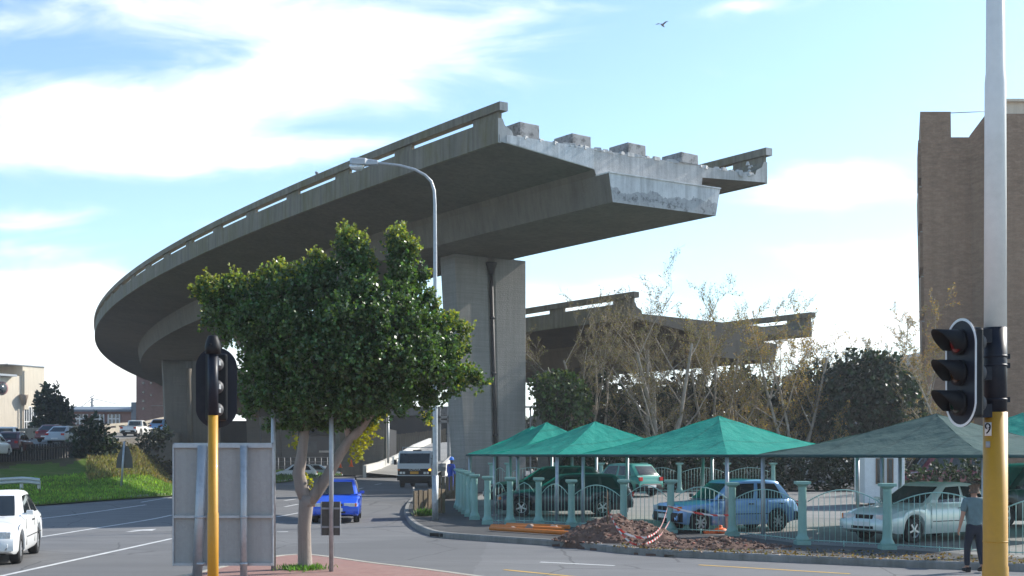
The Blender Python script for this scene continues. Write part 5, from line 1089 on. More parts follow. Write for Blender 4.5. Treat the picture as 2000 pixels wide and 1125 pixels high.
blades('grass', ((500, 690), (.05, .9)), 5000, .22, (.05, .11, .02), 'grass verge behind the blue hatchback')
blades('dry_grass', ((170, 345), (.45, 1.0)), 9000, .30, (.15, .13, .05), 'dry brown grass on the shaded bank before the second pier')
# ramp
RL = [(-37.5, 66), (-36.2, 76), (-35.0, 84), (-35.2, 95), (-34.0, 105), (-33.2, 115), (-34.5, 130), (-41, 165), (-50, 210)]     # near-side edge in plan
RR = [(-48, 62), (-46.5, 76), (-44.3, 88), (-43.2, 100), (-42.0, 112), (-41.4, 125), (-41.8, 140), (-47.2, 165), (-56, 210)]
rz = lambda Y: rampz(min(Y, 175))
mb = MB(); n = 40
def pl2(P, s): s *= len(P) - 1; i = min(len(P) - 2, int(s)); f = s - i; return lerp(P[i][0], P[i + 1][0], f), lerp(P[i][1], P[i + 1][1], f)
V = []
for i in range(n + 1):
    for P in (RL, RR): x, y = pl2(P, i / n); V.append((x, y, rz(y)))
mb.add(V, [(2 * i, 2 * i + 1, 2 * i + 3, 2 * i + 2) for i in range(n)], 0, True); M['ramp'] = asphalt('pale_ramp_asphalt', (.34, .33, .31), (.27, .265, .25)); struct('ramp_road', mb, M['ramp'])
def rampwall(name, label, P, z0, z1, th, mat, slots=False):
    root = thing(name, label, 'wall', (P[0][0], P[0][1], rz(P[0][1]))); mb = MB(); ps = [Vector((*pl2(P, i / n), 0)) for i in range(n + 1)]
    def band(a, b, t_, mt=0):
        rings = []
        for i, p in enumerate(ps):
            d = (ps[min(n, i + 1)] - ps[max(0, i - 1)]).normalized(); q = Vector((-d.y, d.x, 0)) * t_ / 2; z = rz(p.y); rings.append([(p.x + q.x, p.y + q.y, z + a), (p.x + q.x, p.y + q.y, z + b), (p.x - q.x, p.y - q.y, z + b), (p.x - q.x, p.y - q.y, z + a)])
        mb.loft(rings, True, 0, False, True)
    if slots:
        band(z0, z1 * .52, th); band(z1 * .74, z1, th * 1.1)
        for i in range(0, n, 1):
            p = ps[i].lerp(ps[i + 1], .3); d = (ps[i + 1] - ps[i]).normalized(); mb.box((p.x, p.y, rz(p.y) + z1 * .63), (1.1, th * .95, z1 * .24), math.atan2(d.y, d.x))
    else: band(z0, z1, th)
    mesh_obj('wall_body', mb, mat, root, True); return root
rampwall('parapet_wall', 'sunlit slotted concrete parapet along the far side of the ramp', RR, -.6, .95, .25, M['conc_light'], True)
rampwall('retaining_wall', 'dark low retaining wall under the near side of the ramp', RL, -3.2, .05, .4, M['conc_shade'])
root = thing('paling_fence', 'dark paling fence along the top of the grass bank below the ramp', 'fence', at(0, 902, 78)); mb = MB()
px = -300
while px < 152:
    t_ = pline(TOP, px); p = at(*t_); mb.box((p.x, p.y - .15, p.z + .5), (.12, .05, 1.15 + RNG.uniform(-.06, .06))); px += 5.2
mesh_obj('palings', mb, plain('dark_paling', (.05, .042, .038), .9, vary=.3), root, True)
mb = MB(); pts = [at(*pline(TOP, x)) + Vector((0, -.1, .75)) for x in range(-300, 153, 20)]; mb.tube(pts, .05, 4); mesh_obj('fence_rail', mb, M['bark_dark'], root, True)
# guard rail
root = thing('guard_rail', 'bent galvanised guard rail end on posts beside the white sedan', 'guard rail', gp(40, 972)); Yg = 58
P_ = [(-260, 948), (-120, 944), (0, 940), (42, 937.5), (60, 938.5), (79, 941)]; mb = MB(); rings = []
for i, (x, y) in enumerate(P_):
    c = at(x, y, Yg - (.0 if i < 4 else .25 * (i - 3))); rings.append([(c.x, c.y + dy, c.z + dz) for dy, dz in ((0, .16), (-.07, .11), (-.07, .06), (0, .0), (-.07, -.06), (-.07, -.11), (0, -.16), (.012, -.16), (-.058, -.11), (-.058, -.06), (.012, 0), (-.058, .06), (-.058, .11), (.012, .16))])
mb.loft(rings, True, 0, False, True); M['rail'] = plain('pale_guard_rail', (.55, .56, .55), .5, .4, vary=.1, dirt=(.4, .38, .34)); mesh_obj('beam', mb, M['rail'], root, True)
for x in (-150, -60, 42, 76):
    c = at(x, 941, Yg + .1); mb = MB(); mb.box((c.x, c.y, (c.z + .3) / 2), (.11, .15, c.z - .2)); mesh_obj('post', mb, M['rail'], root, True)
# back of a pentagonal sign on the bank
b0 = bank_pt(238, .18); root = thing('road_sign', 'dark pentagonal sign back on a pole on the grass bank', 'sign', b0); Ys = b0.y
c = lambda x, y: (at(x, y, Ys).x, at(x, y, Ys).z)
mb = MB(); pg = [c(227, 914), c(260, 914), c(258, 893), c(251, 872), c(240, 868), c(229, 893)]; mb.loft([[(x, Ys - .02, z) for x, z in pg], [(x, Ys, z) for x, z in pg]], True, 0, False, True); mesh_obj('sign_panel', mb, M['sign_dark'], root, True)
mb = MB(); A = at(243, 862, Ys - .08); mb.tube([(b0.x - .02, Ys - .08, b0.z - .2), A], .055, 8); mesh_obj('pole', mb, M['steel'], root, True)
# shrub and trees of the bank
dense_tree('shrub', tuple(at(180, 900, 86)), px_lobes(86, [(178, 845, 22, 20, 0), (170, 865, 26, 24, 0), (190, 870, 28, 26, 0), (180, 890, 34, 24, -.3), (205, 880, 18, 18, 0), (160, 893, 18, 14, -.3), (187, 828, 6, 12, 0)]), 'dark spiky shrub at the top of the grass bank', 'shrub', (.020, .036, .014), M['leaf_dark'], per=10, leaf=.3, nl=5, sl=.5)
dense_tree('shrub', tuple(at(305, 880, 110)), px_lobes(104, [(300, 860, 20, 14, 0), (315, 850, 16, 12, 0), (285, 865, 14, 9, 0)]), 'low dark shrub at the foot of the second pier', 'shrub', (.018, .03, .014), M['leaf_dark'], per=8, leaf=.3, nl=5, sl=.5)
dense_tree('pine_tree', tuple(at(105, 850, 135)), px_lobes(135, [(92, 780, 14, 22, 0), (108, 795, 18, 16, 0), (95, 815, 22, 24, 0), (120, 820, 18, 22, 0), (85, 840, 16, 16, 0), (127, 795, 8, 5, 0), (110, 840, 24, 18, 0), (103, 765, 7, 7, 0)]), 'tall grey-green tree behind the cream building', 'tree', (.035, .045, .025), M['leaf_dark'], per=5, leaf=.5, nl=5, sl=.7, trunk_r=.25)
# cream building
M['cream'] = concrete('cream_render', (.72, .63, .50), (.65, .57, .45), stain=(.35, .29, .22), amount=.35); M['glass_b'] = plain('dark_window_glass', (.05, .06, .065), .12, vary=.4, scale=1, spec=.8)
M['cream_roof'] = plain('grey_metal_roof', (.34, .36, .38), .5, .3, vary=.08)
YB = 115
def X(px, Y=YB): return (px - 1000) / F * Y
def Z(py, Y=YB): return H0 + (HZ - py) / F * Y
root = thing('cream_building', 'cream rendered building with a round window and tall glazed panels', 'building', at(20, 880, 205))
O_ = Vector((X(84.5, 205), 205, 0)); ee = Vector((.45, .893, 0)); nn_ = Vector((.893, -.45, 0))
def wp(px, off=0.0):                     # point of the sunlit wall that shows at pixel column px; off = metres in front of it
    k = (px - 1000) / F; s_ = (k * O_.y - O_.x) / (ee.x - k * ee.y); p = O_ + ee * s_ + nn_ * off; return p
def wz(py, px): return H0 + (HZ - py) / F * wp(px).y
def wbox(mb, x0, x1, z0, z1, front, back):
    a, b = wp(x0), wp(x1); P_ = [a + nn_ * front, b + nn_ * front, b - nn_ * back, a - nn_ * back]; mb.prism([(p.x, p.y) for p in P_], z0, z1)
mb = MB(); wbox(mb, -120, 42.5, -1, wz(733, 20), 0, 24); wbox(mb, -120, 6, wz(733, 20) - .01, wz(706, 0), -.8, 12); mesh_obj('wall', mb, M['cream'], root, True)
mb = MB(); wbox(mb, 42, 84.5, -1, wz(716, 64), .25, 24); wbox(mb, 44, 52, wz(800, 50), wz(724, 50), .45, -.24); mesh_obj('wing_wall', mb, M['cream'], root, True)
mb = MB(); wbox(mb, 12, 85.5, wz(716, 64) + .003, wz(714, 64), .4, 24); wbox(mb, -80, 24, wz(735, 10), wz(731, 10), 1.1, 0.0); mesh_obj('roof', mb, M['cream_roof'], root, True)
RW = Matrix((ee, -nn_, Vector((0, 0, 1)))).transposed()
c_ = wp(4.5, .02); mb = MB(); mb.lathe([(1.05, -.10), (1.05, .02)], Vector((c_.x, c_.y, wz(758, 4))), 24, 'Y', M=RW); f = mesh_obj('round_window', mb, plain('maroon_window_frame', (.25, .12, .12), .6), root, True); mb = MB(); mb.lathe([(.82, -.13), (.82, .0)], Vector((c_.x, c_.y, wz(758, 4))), 24, 'Y', M=RW); mesh_obj('pane', mb, M['glass_b'], f, True)
for x0, x1 in ((45, 58.5), (62, 81.5)):
    mb = MB(); wbox(mb, x0, x1, wz(850, 60), wz(795, 60), .27, -.2); f = mesh_obj('window', mb, M['glass_b'], root, True); mb = MB()
    for k in range(4): x = lerp(x0, x1, k / 3); wbox(mb, x - .6, x + .6, wz(850, 60), wz(795, 60), .34, -.272)
    for y_ in (795, 824, 849): wbox(mb, x0 - .6, x1 + .6, wz(y_ + 1, 60), wz(y_ - 1, 60), .33, -.272)
    mesh_obj('frame', mb, M['white'], f, True)
c_ = wp(42, .5); mb = MB(); mb.lathe([(.35, -.9), (.72, .6), (.72, .75)], (c_.x, c_.y, wz(780, 42)), 14); mb.tube([(c_.x, c_.y, 1), (c_.x, c_.y, wz(785, 42))], .07, 6); mesh_obj('rain_hopper', mb, plain('brown_hopper', (.25, .19, .14), .8), root, True)
# brick buildings behind
def brick_mat(name, c1, c2, mort, scale, var=.4):
    m, t, b, co = new_mat(name); mp_ = t.new('ShaderNodeMapping'); sx_ = t.new('ShaderNodeSeparateXYZ'); t.l.new(co, sx_.inputs[0]); cb_ = t.new('ShaderNodeCombineXYZ'); t.l.new(t.math('ADD', sx_.outputs[0], sx_.outputs[1]), cb_.inputs[0]); t.l.new(sx_.outputs[2], cb_.inputs[1])
    br = t.new('ShaderNodeTexBrick'); br.inputs['Scale'].default_value = scale; br.inputs['Color1'].default_value = (*c1, 1); br.inputs['Color2'].default_value = (*c2, 1); br.inputs['Mortar'].default_value = (*mort, 1); br.inputs['Mortar Size'].default_value = .012; br.inputs['Bias'].default_value = -.1; t.l.new(cb_.outputs[0], br.inputs[0])
    n_ = t.noise(t.mapping(cb_.outputs[0], (1, 2.2, 1)), .95, 9, .85, .34, .66); big = t.noise(co, .12, 6, .6)
    col = t.mix(t.math('MULTIPLY', n_, var), br.outputs[0], tuple(x * .42 for x in c1)); col = t.mix(t.math('MULTIPLY', big, .25), col, c2); stk = t.noise(t.mapping(co, (.9, .9, .035)), .8, 7, .65, .48, .75); col = t.mix(t.math('MULTIPLY', stk, .45), col, tuple(x * .4 for x in c1)); t.l.new(col, b.inputs['Base Color']); b.inputs['Roughness'].default_value = .9; b.inputs['Specular IOR Level'].default_value = .2; bump(t, b, br.outputs[1], -.3); return m
M['brick_far'] = brick_mat('red_brick', (.30, .155, .13), (.36, .20, .17), (.4, .33, .3), 1.6, .25); M['slate'] = plain('dark_sheet_roof', (.16, .19, .23), .5, .2, vary=.1)
YR = 205
root = thing('brick_building', 'low red brick building with a dark pitched roof and tall windows beyond the ramp', 'building', (X(200, YR), YR, 3))
mb = MB(); mb.prism([(X(118, YR), YR), (X(257, YR), YR), (X(257, YR), YR + 18), (X(118, YR), YR + 18)], -1, Z(800, YR)); mesh_obj('wall', mb, M['brick_far'], root, True)
mb = MB(); z0, z1 = Z(800, YR), Z(790, YR); a, b = X(116, YR), X(258, YR); mb.add([(a, YR - .8, z0), (b, YR - .8, z0), (b, YR + 9, z1), (a, YR + 9, z1), (a, YR - .8, z0 - .35), (b, YR - .8, z0 - .35), (a, YR + 18, z0), (b, YR + 18, z0)], [(0, 1, 2, 3), (4, 5, 1, 0), (3, 2, 7, 6), (0, 3, 6), (1, 7, 2), (4, 6, 7, 5), (0, 6, 4), (1, 5, 7)]); mesh_obj('roof', mb, M['slate'], root, True)
mb = MB(); mb.box((X(262, YR), YR - .1, Z(815, YR)), (.8, .4, 5)); mesh_obj('drain_panel', mb, M['slate'], root, True)
for x0, x1 in ((149, 171), (180, 203), (212, 234)):
    mb = MB(); mb.box(((X(x0, YR) + X(x1, YR)) / 2, YR - .02, (Z(809, YR) + Z(829, YR)) / 2), (X(x1, YR) - X(x0, YR), .2, Z(809, YR) - Z(829, YR))); f = mesh_obj('window', mb, M['glass_b'], root, True); mb = MB()
    for k in range(4): mb.box((lerp(X(x0, YR), X(x1, YR), k / 3), YR - .12, (Z(809, YR) + Z(829, YR)) / 2), (.22, .12, Z(809, YR) - Z(829, YR)))
    mb.box(((X(x0, YR) + X(x1, YR)) / 2, YR - .13, Z(818, YR)), (X(x1, YR) - X(x0, YR), .12, .2)); mesh_obj('frame', mb, M['white'], f, True)
YT = 195
root = thing('brick_tower', 'tall pinkish brick tower with small square windows under the flyover curve', 'building', (X(292, YT), YT, 3))
mb = MB(); mb.prism([(X(266, YT), YT), (X(318, YT), YT), (X(318, YT), YT + 12), (X(266, YT), YT + 12)], -1, Z(728, YT)); mesh_obj('wall', mb, M['brick_far'], root, True)
mb = MB(); mb.box((X(334, YT), YT + 2, Z(760, YT) - 4), (X(352, YT) - X(318.2, YT), 3, 20)); mesh_obj('glazed_stair', mb, M['glass_b'], root, True)
for x, y in ((280, 748), (280, 766), (295, 772), (280, 783), (280, 798), (295, 748)):
    mb = MB(); mb.box((X(x, YT), YT - .01, Z(y, YT)), (.38, .1, .38)); mesh_obj('window', mb, M['glass_b'], root, True)
root = thing('brick_annex', 'low sunlit brick annex with a sloping wall before the brick tower', 'building', (X(310, 185), 185, 3))
mb = MB(); mb.prism([(X(296, 185), 185), (X(345, 185), 185), (X(345, 185), 192), (X(272, 185), 192)], -1, Z(793, 185)); mesh_obj('wall', mb, M['brick_far'], root, True); mb = MB(); mb.prism([(X(295.5, 185), 184.9), (X(346, 185), 184.9), (X(346, 185), 192.1), (X(271, 185), 192.1)], Z(793, 185) + .004, Z(792, 185)); mesh_obj('coping', mb, M['conc_light'], root, True)
root = thing('crane_mast', 'distant lattice mast with stay wires behind the brick building', 'mast', (X(180, 400), 400, 5)); mb = MB()
for dx in (-2, 2): mb.tube([(X(180, 400) + dx * .5, 400, 3), (X(180, 400), 400, Z(777, 400))], .3, 4)
for k in range(5): mb.tube([(X(180, 400) - .8, 400, 14 + k * 1.6), (X(180, 400) + .8, 400, 15 + k * 1.6)], .15, 3)
mb.tube([(X(180, 400), 400, Z(778, 400)), (X(158, 400), 400, Z(795, 400))], .12, 3); mb.tube([(X(180, 400), 400, Z(778, 400)), (X(232, 400), 400, Z(790, 400))], .12, 3); mesh_obj('lattice', mb, M['steel_dull'], root, True)

# ------------------------------------------------------------------ under the flyovers: ramp on the right of the road, hoarding, low wall, background
mb = MB()   # the road climbing behind the big pier
RP = [((712, 923, 102), (838, 934, 100), 1), ((742, 915, 110), (866, 918, 110), 1), ((778, 899, 119), (890, 896, 120), 1), ((808, 880, 130), (912, 873, 131), 1), ((840, 866, 142), (945, 858, 143), 1)]
L_, R_ = [], []
for a, b, k in RP: L_.append(gp(*a, .012) if not k else at(*a)); R_.append(gp(*b, .012) if not k else at(*b))
mb.add([p for i in range(len(L_)) for p in (L_[i], R_[i])], [(2 * i, 2 * i + 1, 2 * i + 3, 2 * i + 2) for i in range(len(L_) - 1)], 0, True); struct('ramp_road', mb, M['ramp'])
def wall3(name, label, P, h, th, mat, down=1.5):
    root = thing(name, label, 'wall', P[0]); mb = MB(); rings = []
    for i, p in enumerate(P):
        d = P[min(len(P) - 1, i + 1)] - P[max(0, i - 1)]; d.z = 0; d.normalize(); q = Vector((-d.y, d.x, 0)) * th / 2; rings.append([tuple(p + q + Vector((0, 0, -down))), tuple(p + q + Vector((0, 0, h))), tuple(p - q + Vector((0, 0, h))), tuple(p - q + Vector((0, 0, -down)))])
    mb.loft(rings, True, 0, False, True); mesh_obj('wall_body', mb, mat, root, True); return root
M['white_wall'] = concrete('whitewashed_concrete', (.66, .64, .59), (.55, .53, .49), amount=.25)
wall3('parapet_wall', 'pale low parapet on the left edge of the road climbing behind the truck', L_, .6, .3, M['white_wall']); wall3('parapet_wall', 'sunlit low parapet on the right edge of the climbing road beside the big pier', R_[1:], .6, .3, M['white_wall'])
root = thing('hoarding', 'weathered timber hoarding under the flyover above the truck', 'fence', at(815, 885, 144)); mb = MB()
for k in range(24):
    x = lerp(762, 868, k / 23); tp_ = lerp(858, 846, k / 23); a = at(x, tp_, 144); mb.box((a.x, 144 + .05 * (k % 2), (a.z - .5) / 2 + .5), (.25, .06, a.z + .5 + RNG.uniform(-.12, .12)))
mesh_obj('boards', mb, M['wood'], root, True)
mb = MB(); mb.tube([at(758, 905, 112), at(758, 812, 112)], .11, 10); tag(mesh_obj('steel_post', mb, M['steel']), 'upright steel post beside the hoarding under the flyover', 'post')
def block(name, label, cat, x0, x1, ytop, Y, dep, mat, zb=-1, part='wall'):
    r = thing(name, label, cat, (X((x0 + x1) / 2, Y), Y, .2)); mb = MB(); mb.prism([(X(x0, Y), Y), (X(x1, Y), Y), (X(x1, Y), Y + dep), (X(x0, Y), Y + dep)], zb, Z(ytop, Y)); mesh_obj(part, mb, mat, r, True); return r
M['dark_wall'] = concrete('shade_darkened_concrete', (.045, .045, .046), (.03, .03, .031), amount=.3)  # concrete colour darkened to carry the shade under the flyovers
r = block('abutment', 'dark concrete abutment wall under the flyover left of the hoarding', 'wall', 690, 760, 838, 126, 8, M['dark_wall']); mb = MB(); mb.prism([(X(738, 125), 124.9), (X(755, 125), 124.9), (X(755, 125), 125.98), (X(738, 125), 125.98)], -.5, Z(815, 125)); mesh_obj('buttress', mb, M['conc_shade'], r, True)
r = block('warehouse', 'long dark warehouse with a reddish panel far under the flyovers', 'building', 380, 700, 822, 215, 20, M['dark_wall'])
for x0, x1, y0, y1, mt in ((541, 573, 872, 892, M['brick_far']), (622, 646, 880, 884, M['conc_light']), (596, 618, 862, 884, M['glass_b']), (650, 690, 868, 890, M['glass_b'])):
    mb = MB(); mb.box(((X(x0, 214) + X(x1, 214)) / 2, 214.9, (Z(y0, 214) + Z(y1, 214)) / 2), (X(x1, 214) - X(x0, 214), .4, Z(y0, 214) - Z(y1, 214))); mesh_obj('facade_panel', mb, mt, r, True)
r = thing('mesh_fence', 'wire mesh fence with thin posts far under the flyover', 'fence', (X(600, 135), 135, 0)); mb = MB()
for k in range(24): x = X(lerp(460, 735, k / 23), 135); mb.tube([(x, 135, -.6), (x, 135, 1.9)], .035, 4)
for z in (.3, .9, 1.4, 1.9): mb.tube([(X(460, 135), 135, z), (X(735, 135), 135, z)], .025, 3)
mesh_obj('mesh_panel', mb, M['steel_dull'], r, True)
for x, yb, lab in ((664, 913, 'orange traffic barrier lying under the flyover nearest the yellow leaves'), (686, 911, 'upright orange traffic cone under the flyover')):
    p = at(x, yb, 98); mb = MB(); mb.box((p.x, p.y, p.z), (.36, .36, .04)); mb.lathe([(.14, .02), (.05, .5), (.03, .55)], tuple(p), 12); tag(mesh_obj('traffic_cone', mb, M['orange']), lab, 'cone')
r = thing('gantry', 'grey steel gantry under the flyover left of the big pier', 'gantry', (X(868, 118), 118, 2)); mb = MB()
for x in (858, 876, 905): mb.box((X(x, 118), 118, (Z(815, 118)) / 2 + 1), (.25, .25, Z(815, 118)))
for y in (815, 823): mb.box((X(880, 118), 118, Z(y, 118)), (X(915, 118) - X(840, 118), .25, .22))
mesh_obj('frame', mb, M['steel_dull'], r, True)
r = thing('scaffold_frame', 'grey steel railing frame seen between the big pier and the small green tree', 'frame', (X(1040, 100), 100, .3)); mb = MB()
for x in (1018, 1036, 1055, 1074): mb.box((X(x, 100), 100, Z(795, 100) / 2), (.12, .12, Z(795, 100)))
mb.box((X(1046, 100), 100, Z(795, 100)), (3.2, .14, .14)); mesh_obj('frame', mb, M['steel_dull'], r, True)

# ------------------------------------------------------------------ brick tower at the right
M['brick_r'] = brick_mat('dark_brown_brick', (.33, .195, .12), (.40, .255, .165), (.30, .22, .155), 1.5, .9)
YB = 88; BX = lambda px, Y=88: (px - 1000) / F * Y; BZ = lambda py, Y=88: H0 + (HZ - py) / F * Y
root = thing('office_tower', 'tall dark brown brick building with a notched roofline behind the white mast', 'building', (BX(1900), 88, .3))
mb = MB(); x0b, x0t = BX(1813), BX(1797)
def leanbox(mb, bl, br, tl, tr, z0, z1, yf, yb):
    sh = .318 * (yb - yf)
    mb.add([(bl, yf, z0), (br, yf, z0), (br + sh, yb, z0), (bl + sh, yb, z0), (tl, yf, z1), (tr, yf, z1), (tr + sh, yb, z1), (tl + sh, yb, z1)], [(0, 3, 2, 1), (4, 5, 6, 7), (0, 1, 5, 4), (1, 2, 6, 5), (2, 3, 7, 6), (3, 0, 4, 7)])
zn_ = BZ(268); k_ = (zn_ - 0) / (BZ(218) - 0); leanbox(mb, x0b, BX(1905), lerp(x0b, x0t, k_), BX(1893), 0, zn_, 88, 112)
leanbox(mb, lerp(x0b, x0t, k_), BX(1857.5), x0t, BX(1857), zn_ - .003, BZ(218), 88.002, 98); mesh_obj('wall', mb, M['brick_r'], root, True)
mb = MB(); ya = 86.2                     # projecting bay with its chamfered left edge
pts = [(BX(1905, 88), 88.0), (BX(1930, ya), ya), (BX(2150, ya), ya), (BX(2150, ya) + 9, 110), (BX(1905, 88) + 8, 110)]; zt_ = BZ(222, ya)
zl = BZ(266); V = [(x, y, 0) for x, y in pts] + [(BX(1893), 88.0, zl), (BX(1926, ya), ya, zt_), (BX(2150, ya), ya, zt_), (BX(2150, ya) + 9, 110, zl - 3), (BX(1893) + 8, 110, zl - 3)]
mb.add(V, [(0, 1, 6, 5), (1, 2, 7, 6), (2, 3, 8, 7), (3, 4, 9, 8), (4, 0, 5, 9), (5, 6, 7, 8, 9)]); mesh_obj('bay_wall', mb, M['brick_r'], root, True)
mb = MB(); mb.prism([(BX(1955, 90), 90), (BX(2150, 90), 90), (BX(2150, 90) + 6, 105), (BX(1955, 90) + 6.3, 105)], BZ(300, 90), BZ(196, 90)); mb.prism([(BX(1950, 90), 89.7), (BX(2150, 90), 89.7), (BX(2150, 90), 89.99), (BX(1950, 90), 89.99)], BZ(200, 90), BZ(195, 90)); mesh_obj('roof_house', mb, M['cream'], root, True)
for k in range(7):                       # ledges of the window bays on the side wall, seen edge on
    z = lerp(3, BZ(250), (k + .35) / 7); xx = lerp(x0b, x0t, z / BZ(218)); RZ = Matrix.Rotation(-math.atan(.318), 3, 'Z'); xx += 3.2 * .318; mb = MB(); mb.box((xx - .09, 91.2, z), (.24, 5.5, 2.7), M=RZ); f = mesh_obj('side_bay', mb, M['brick_r'], root, True); mb = MB(); mb.box((xx - .05, 91.2, z + 1.24), (.28, 5.6, .08), M=RZ); mesh_obj('sill', mb, M['conc_light'], f, True)
mb = MB(); p0 = (BX(1844), 90, BZ(207)); mb.tube([p0, (BX(1975), 90, BZ(201))], .035, 4); mb.tube([(BX(1850), 90, BZ(219)), (BX(1850), 90, BZ(204))], .03, 4); mb.tube([(BX(1844), 89.6, BZ(210)), (BX(1852), 90.4, BZ(209))], .06, 4); mesh_obj('aerial', mb, M['steel'], root, True)
r = thing('gabled_building', 'grey building with a sloping gable between the dark evergreen tree and the brick tower', 'building', (BX(1795, 130), 130, 0)); mb = MB()
g = [(1700, 890), (1830, 890), (1830, 690), (1808, 705), (1778, 745), (1740, 760), (1700, 775)]; mb.loft([[(BX(x, 130), 130, BZ(y, 130)) for x, y in g], [(BX(x, 130), 145, BZ(y, 130)) for x, y in g]], True, 0, False, True); mesh_obj('wall', mb, plain('grey_render', (.30, .295, .31), .9, vary=.1, scale=.5), r, True)
mb = MB(); gg = [(1831, 688), (1808, 703), (1776, 744)]; mb.loft([[(BX(x, 130), 129.7, BZ(y, 130) + d) for x, y in gg for d in (0,)] + [(BX(x, 130), 129.7, BZ(y, 130) + .5) for x, y in gg[::-1]], [(BX(x, 130), 145.3, BZ(y, 130)) for x, y in gg] + [(BX(x, 130), 145.3, BZ(y, 130) + .5) for x, y in gg[::-1]]], True, 0, False, True); mesh_obj('roof_edge', mb, M['conc_light'], r, True)
r = thing('lattice_frame', 'distant pale lattice structure beyond the tip of the lower flyover', 'frame', (X(1640, 220), 220, 5)); mb = MB()
for k in range(9): x = BX(lerp(1600, 1668, k / 8), 220); mb.tube([(x, 220, 12), (x, 220, BZ(688, 220))], .06, 3)
for y in (688, 700, 712): mb.tube([(BX(1600, 220), 220, BZ(y, 220)), (BX(1668, 220), 220, BZ(y, 220))], .06, 3)
mesh_obj('lattice', mb, M['steel'], r, True)
# guard kiosk
YK = 47; r = thing('guard_kiosk', 'white guard kiosk with brown framed windows behind the silver sedan', 'kiosk', (BX(1732, YK), YK, .45)); kx0, kx1 = BX(1689, YK), BX(1763, YK); kz = hgt(880, YK)
mb = MB(); mb.prism([(kx0, YK), (kx1, YK - .25), (kx1 + .15, YK + 1.6), (kx0 + .1, YK + 1.8)], .4, kz); mesh_obj('wall', mb, M['white'], r, True, bevel=.02)
mb = MB(); mb.prism([(kx0 - .12, YK - .12), (kx1 + .12, YK - .4), (kx1 + .25, YK + 1.8), (kx0, YK + 1.95)], kz + .003, kz + .1); mesh_obj('roof', mb, M['conc_light'], r, True)
M['brownf'] = plain('brown_window_frame', (.20, .12, .07), .6, vary=.15)
for x0, x1 in ((1712, 1728), (1733, 1745)):
    a, b = BX(x0, YK - .2), BX(x1, YK - .2); f_ = lambda x: YK - .25 * (x - kx0) / (kx1 - kx0) - .02; mb = MB(); mb.box(((a + b) / 2, f_((a + b) / 2), (hgt(895, YK) + hgt(945, YK)) / 2), (b - a, .05, hgt(895, YK) - hgt(945, YK)), -.17); w = mesh_obj('window', mb, M['brownf'], r, True)
    mb = MB(); mb.box(((a + b) / 2, f_((a + b) / 2) - .02, (hgt(895, YK) + hgt(945, YK)) / 2), (b - a - .1, .05, hgt(895, YK) - hgt(945, YK) - .1), -.17); mesh_obj('pane', mb, M['glass_b'], w, True)
p = gp(1708, 986, .155); mb = MB(); mb.box((p.x, p.y, p.z + .42), (.42, .4, .84)); mb.box((p.x, p.y, p.z + .86), (.46, .44, .05)); tag(mesh_obj('bin', mb, plain('tan_plastic', (.45, .33, .20), .7), bevel=.02), 'tan box standing against the white guard kiosk', 'bin')
# scrubby ground cover and far fill behind the car park
dense_tree('tree_belt', (30, 150, 0), [((-2 + i * 9 + float(RNG.uniform(-2, 2)), 150 + float(RNG.uniform(-4, 4)), 2.5), (6, 4, float(RNG.uniform(2.5, 4)))) for i in range(12)], 'far dark belt of trees beyond the car park', 'trees', (.02, .03, .016), M['leaf_dark'], per=1.6, leaf=.9, nl=4, sl=1)
mb = MB(); mb.prism([(-160, 330), (260, 330), (260, 345), (-160, 345)], -2, 7.5); r = thing('warehouse', 'long grey warehouse roofline on the far horizon', 'building', (20, 330, 0)); mesh_obj('wall', mb, M['conc_shade'], r, True); mb = MB(); mb.prism([(-161, 329), (261, 329), (261, 346), (-161, 346)], 7.503, 8); mesh_obj('roof', mb, M['slate'], r, True)

r = thing('overpass', 'low dark concrete overpass deck crossing behind the hoarding and the big pier', 'bridge', (X(770, 150), 150, 2)); mb = MB()
mb.prism([(X(520, 150), 158), (X(700, 150), 150), (X(1010, 150), 150), (X(1010, 150), 162), (X(520, 150), 172)], Z(848, 150), Z(806, 150)); mesh_obj('deck', mb, M['dark_wall'], r, True)
mb = MB(); mb.prism([(X(700, 149.6), 149.6), (X(1010, 149.6), 149.6), (X(1010, 149.6), 149.98), (X(700, 149.6), 149.98)], Z(812, 150), Z(794, 150)); mesh_obj('parapet', mb, M['conc_shade'], r, True)
for x in (735, 852, 940): mb = MB(); mb.box((X(x, 152), 153, Z(848, 150) / 2 - .3), (1.2, 1.2, Z(848, 150) + .6)); mesh_obj('pier', mb, M['conc_shade'], r, True)
for (x, y, Yd, lab) in ((236, 876, 93, 'small dry scrub right of the dark spiky shrub'), (285, 896, 104, 'dry scrub on the shaded bank before the second pier'), (318, 912, 112, 'lowest dry scrub beside the second pier foot')):
    dense_tree('scrub', tuple(at(x, y + 10, Yd)), px_lobes(Yd, [(x, y, 16, 9, 0), (x + 12, y + 4, 12, 8, -.3), (x - 13, y + 3, 12, 8, .2)]), lab, 'shrub', (.07, .065, .03), M['leaf_dry'], per=9, leaf=.25, nl=5, sl=.4, trunk_r=.05)
nl_ = 1900; P = []                       # fallen leaves and grit along the kerb and railing foot
while len(P) < nl_:
    p = kp2[int(RNG.integers(2, 52))]
    if p.x < 2.6: continue
    o_ = RNG.choice([.22, .9, 1.7], p=[.45, .3, .25]) * RNG.uniform(.8, 1.3); q = (p.x + RNG.normal(0, .3), p.y + o_)
    P.append([q[0], q[1], G(q[1]) + .16])
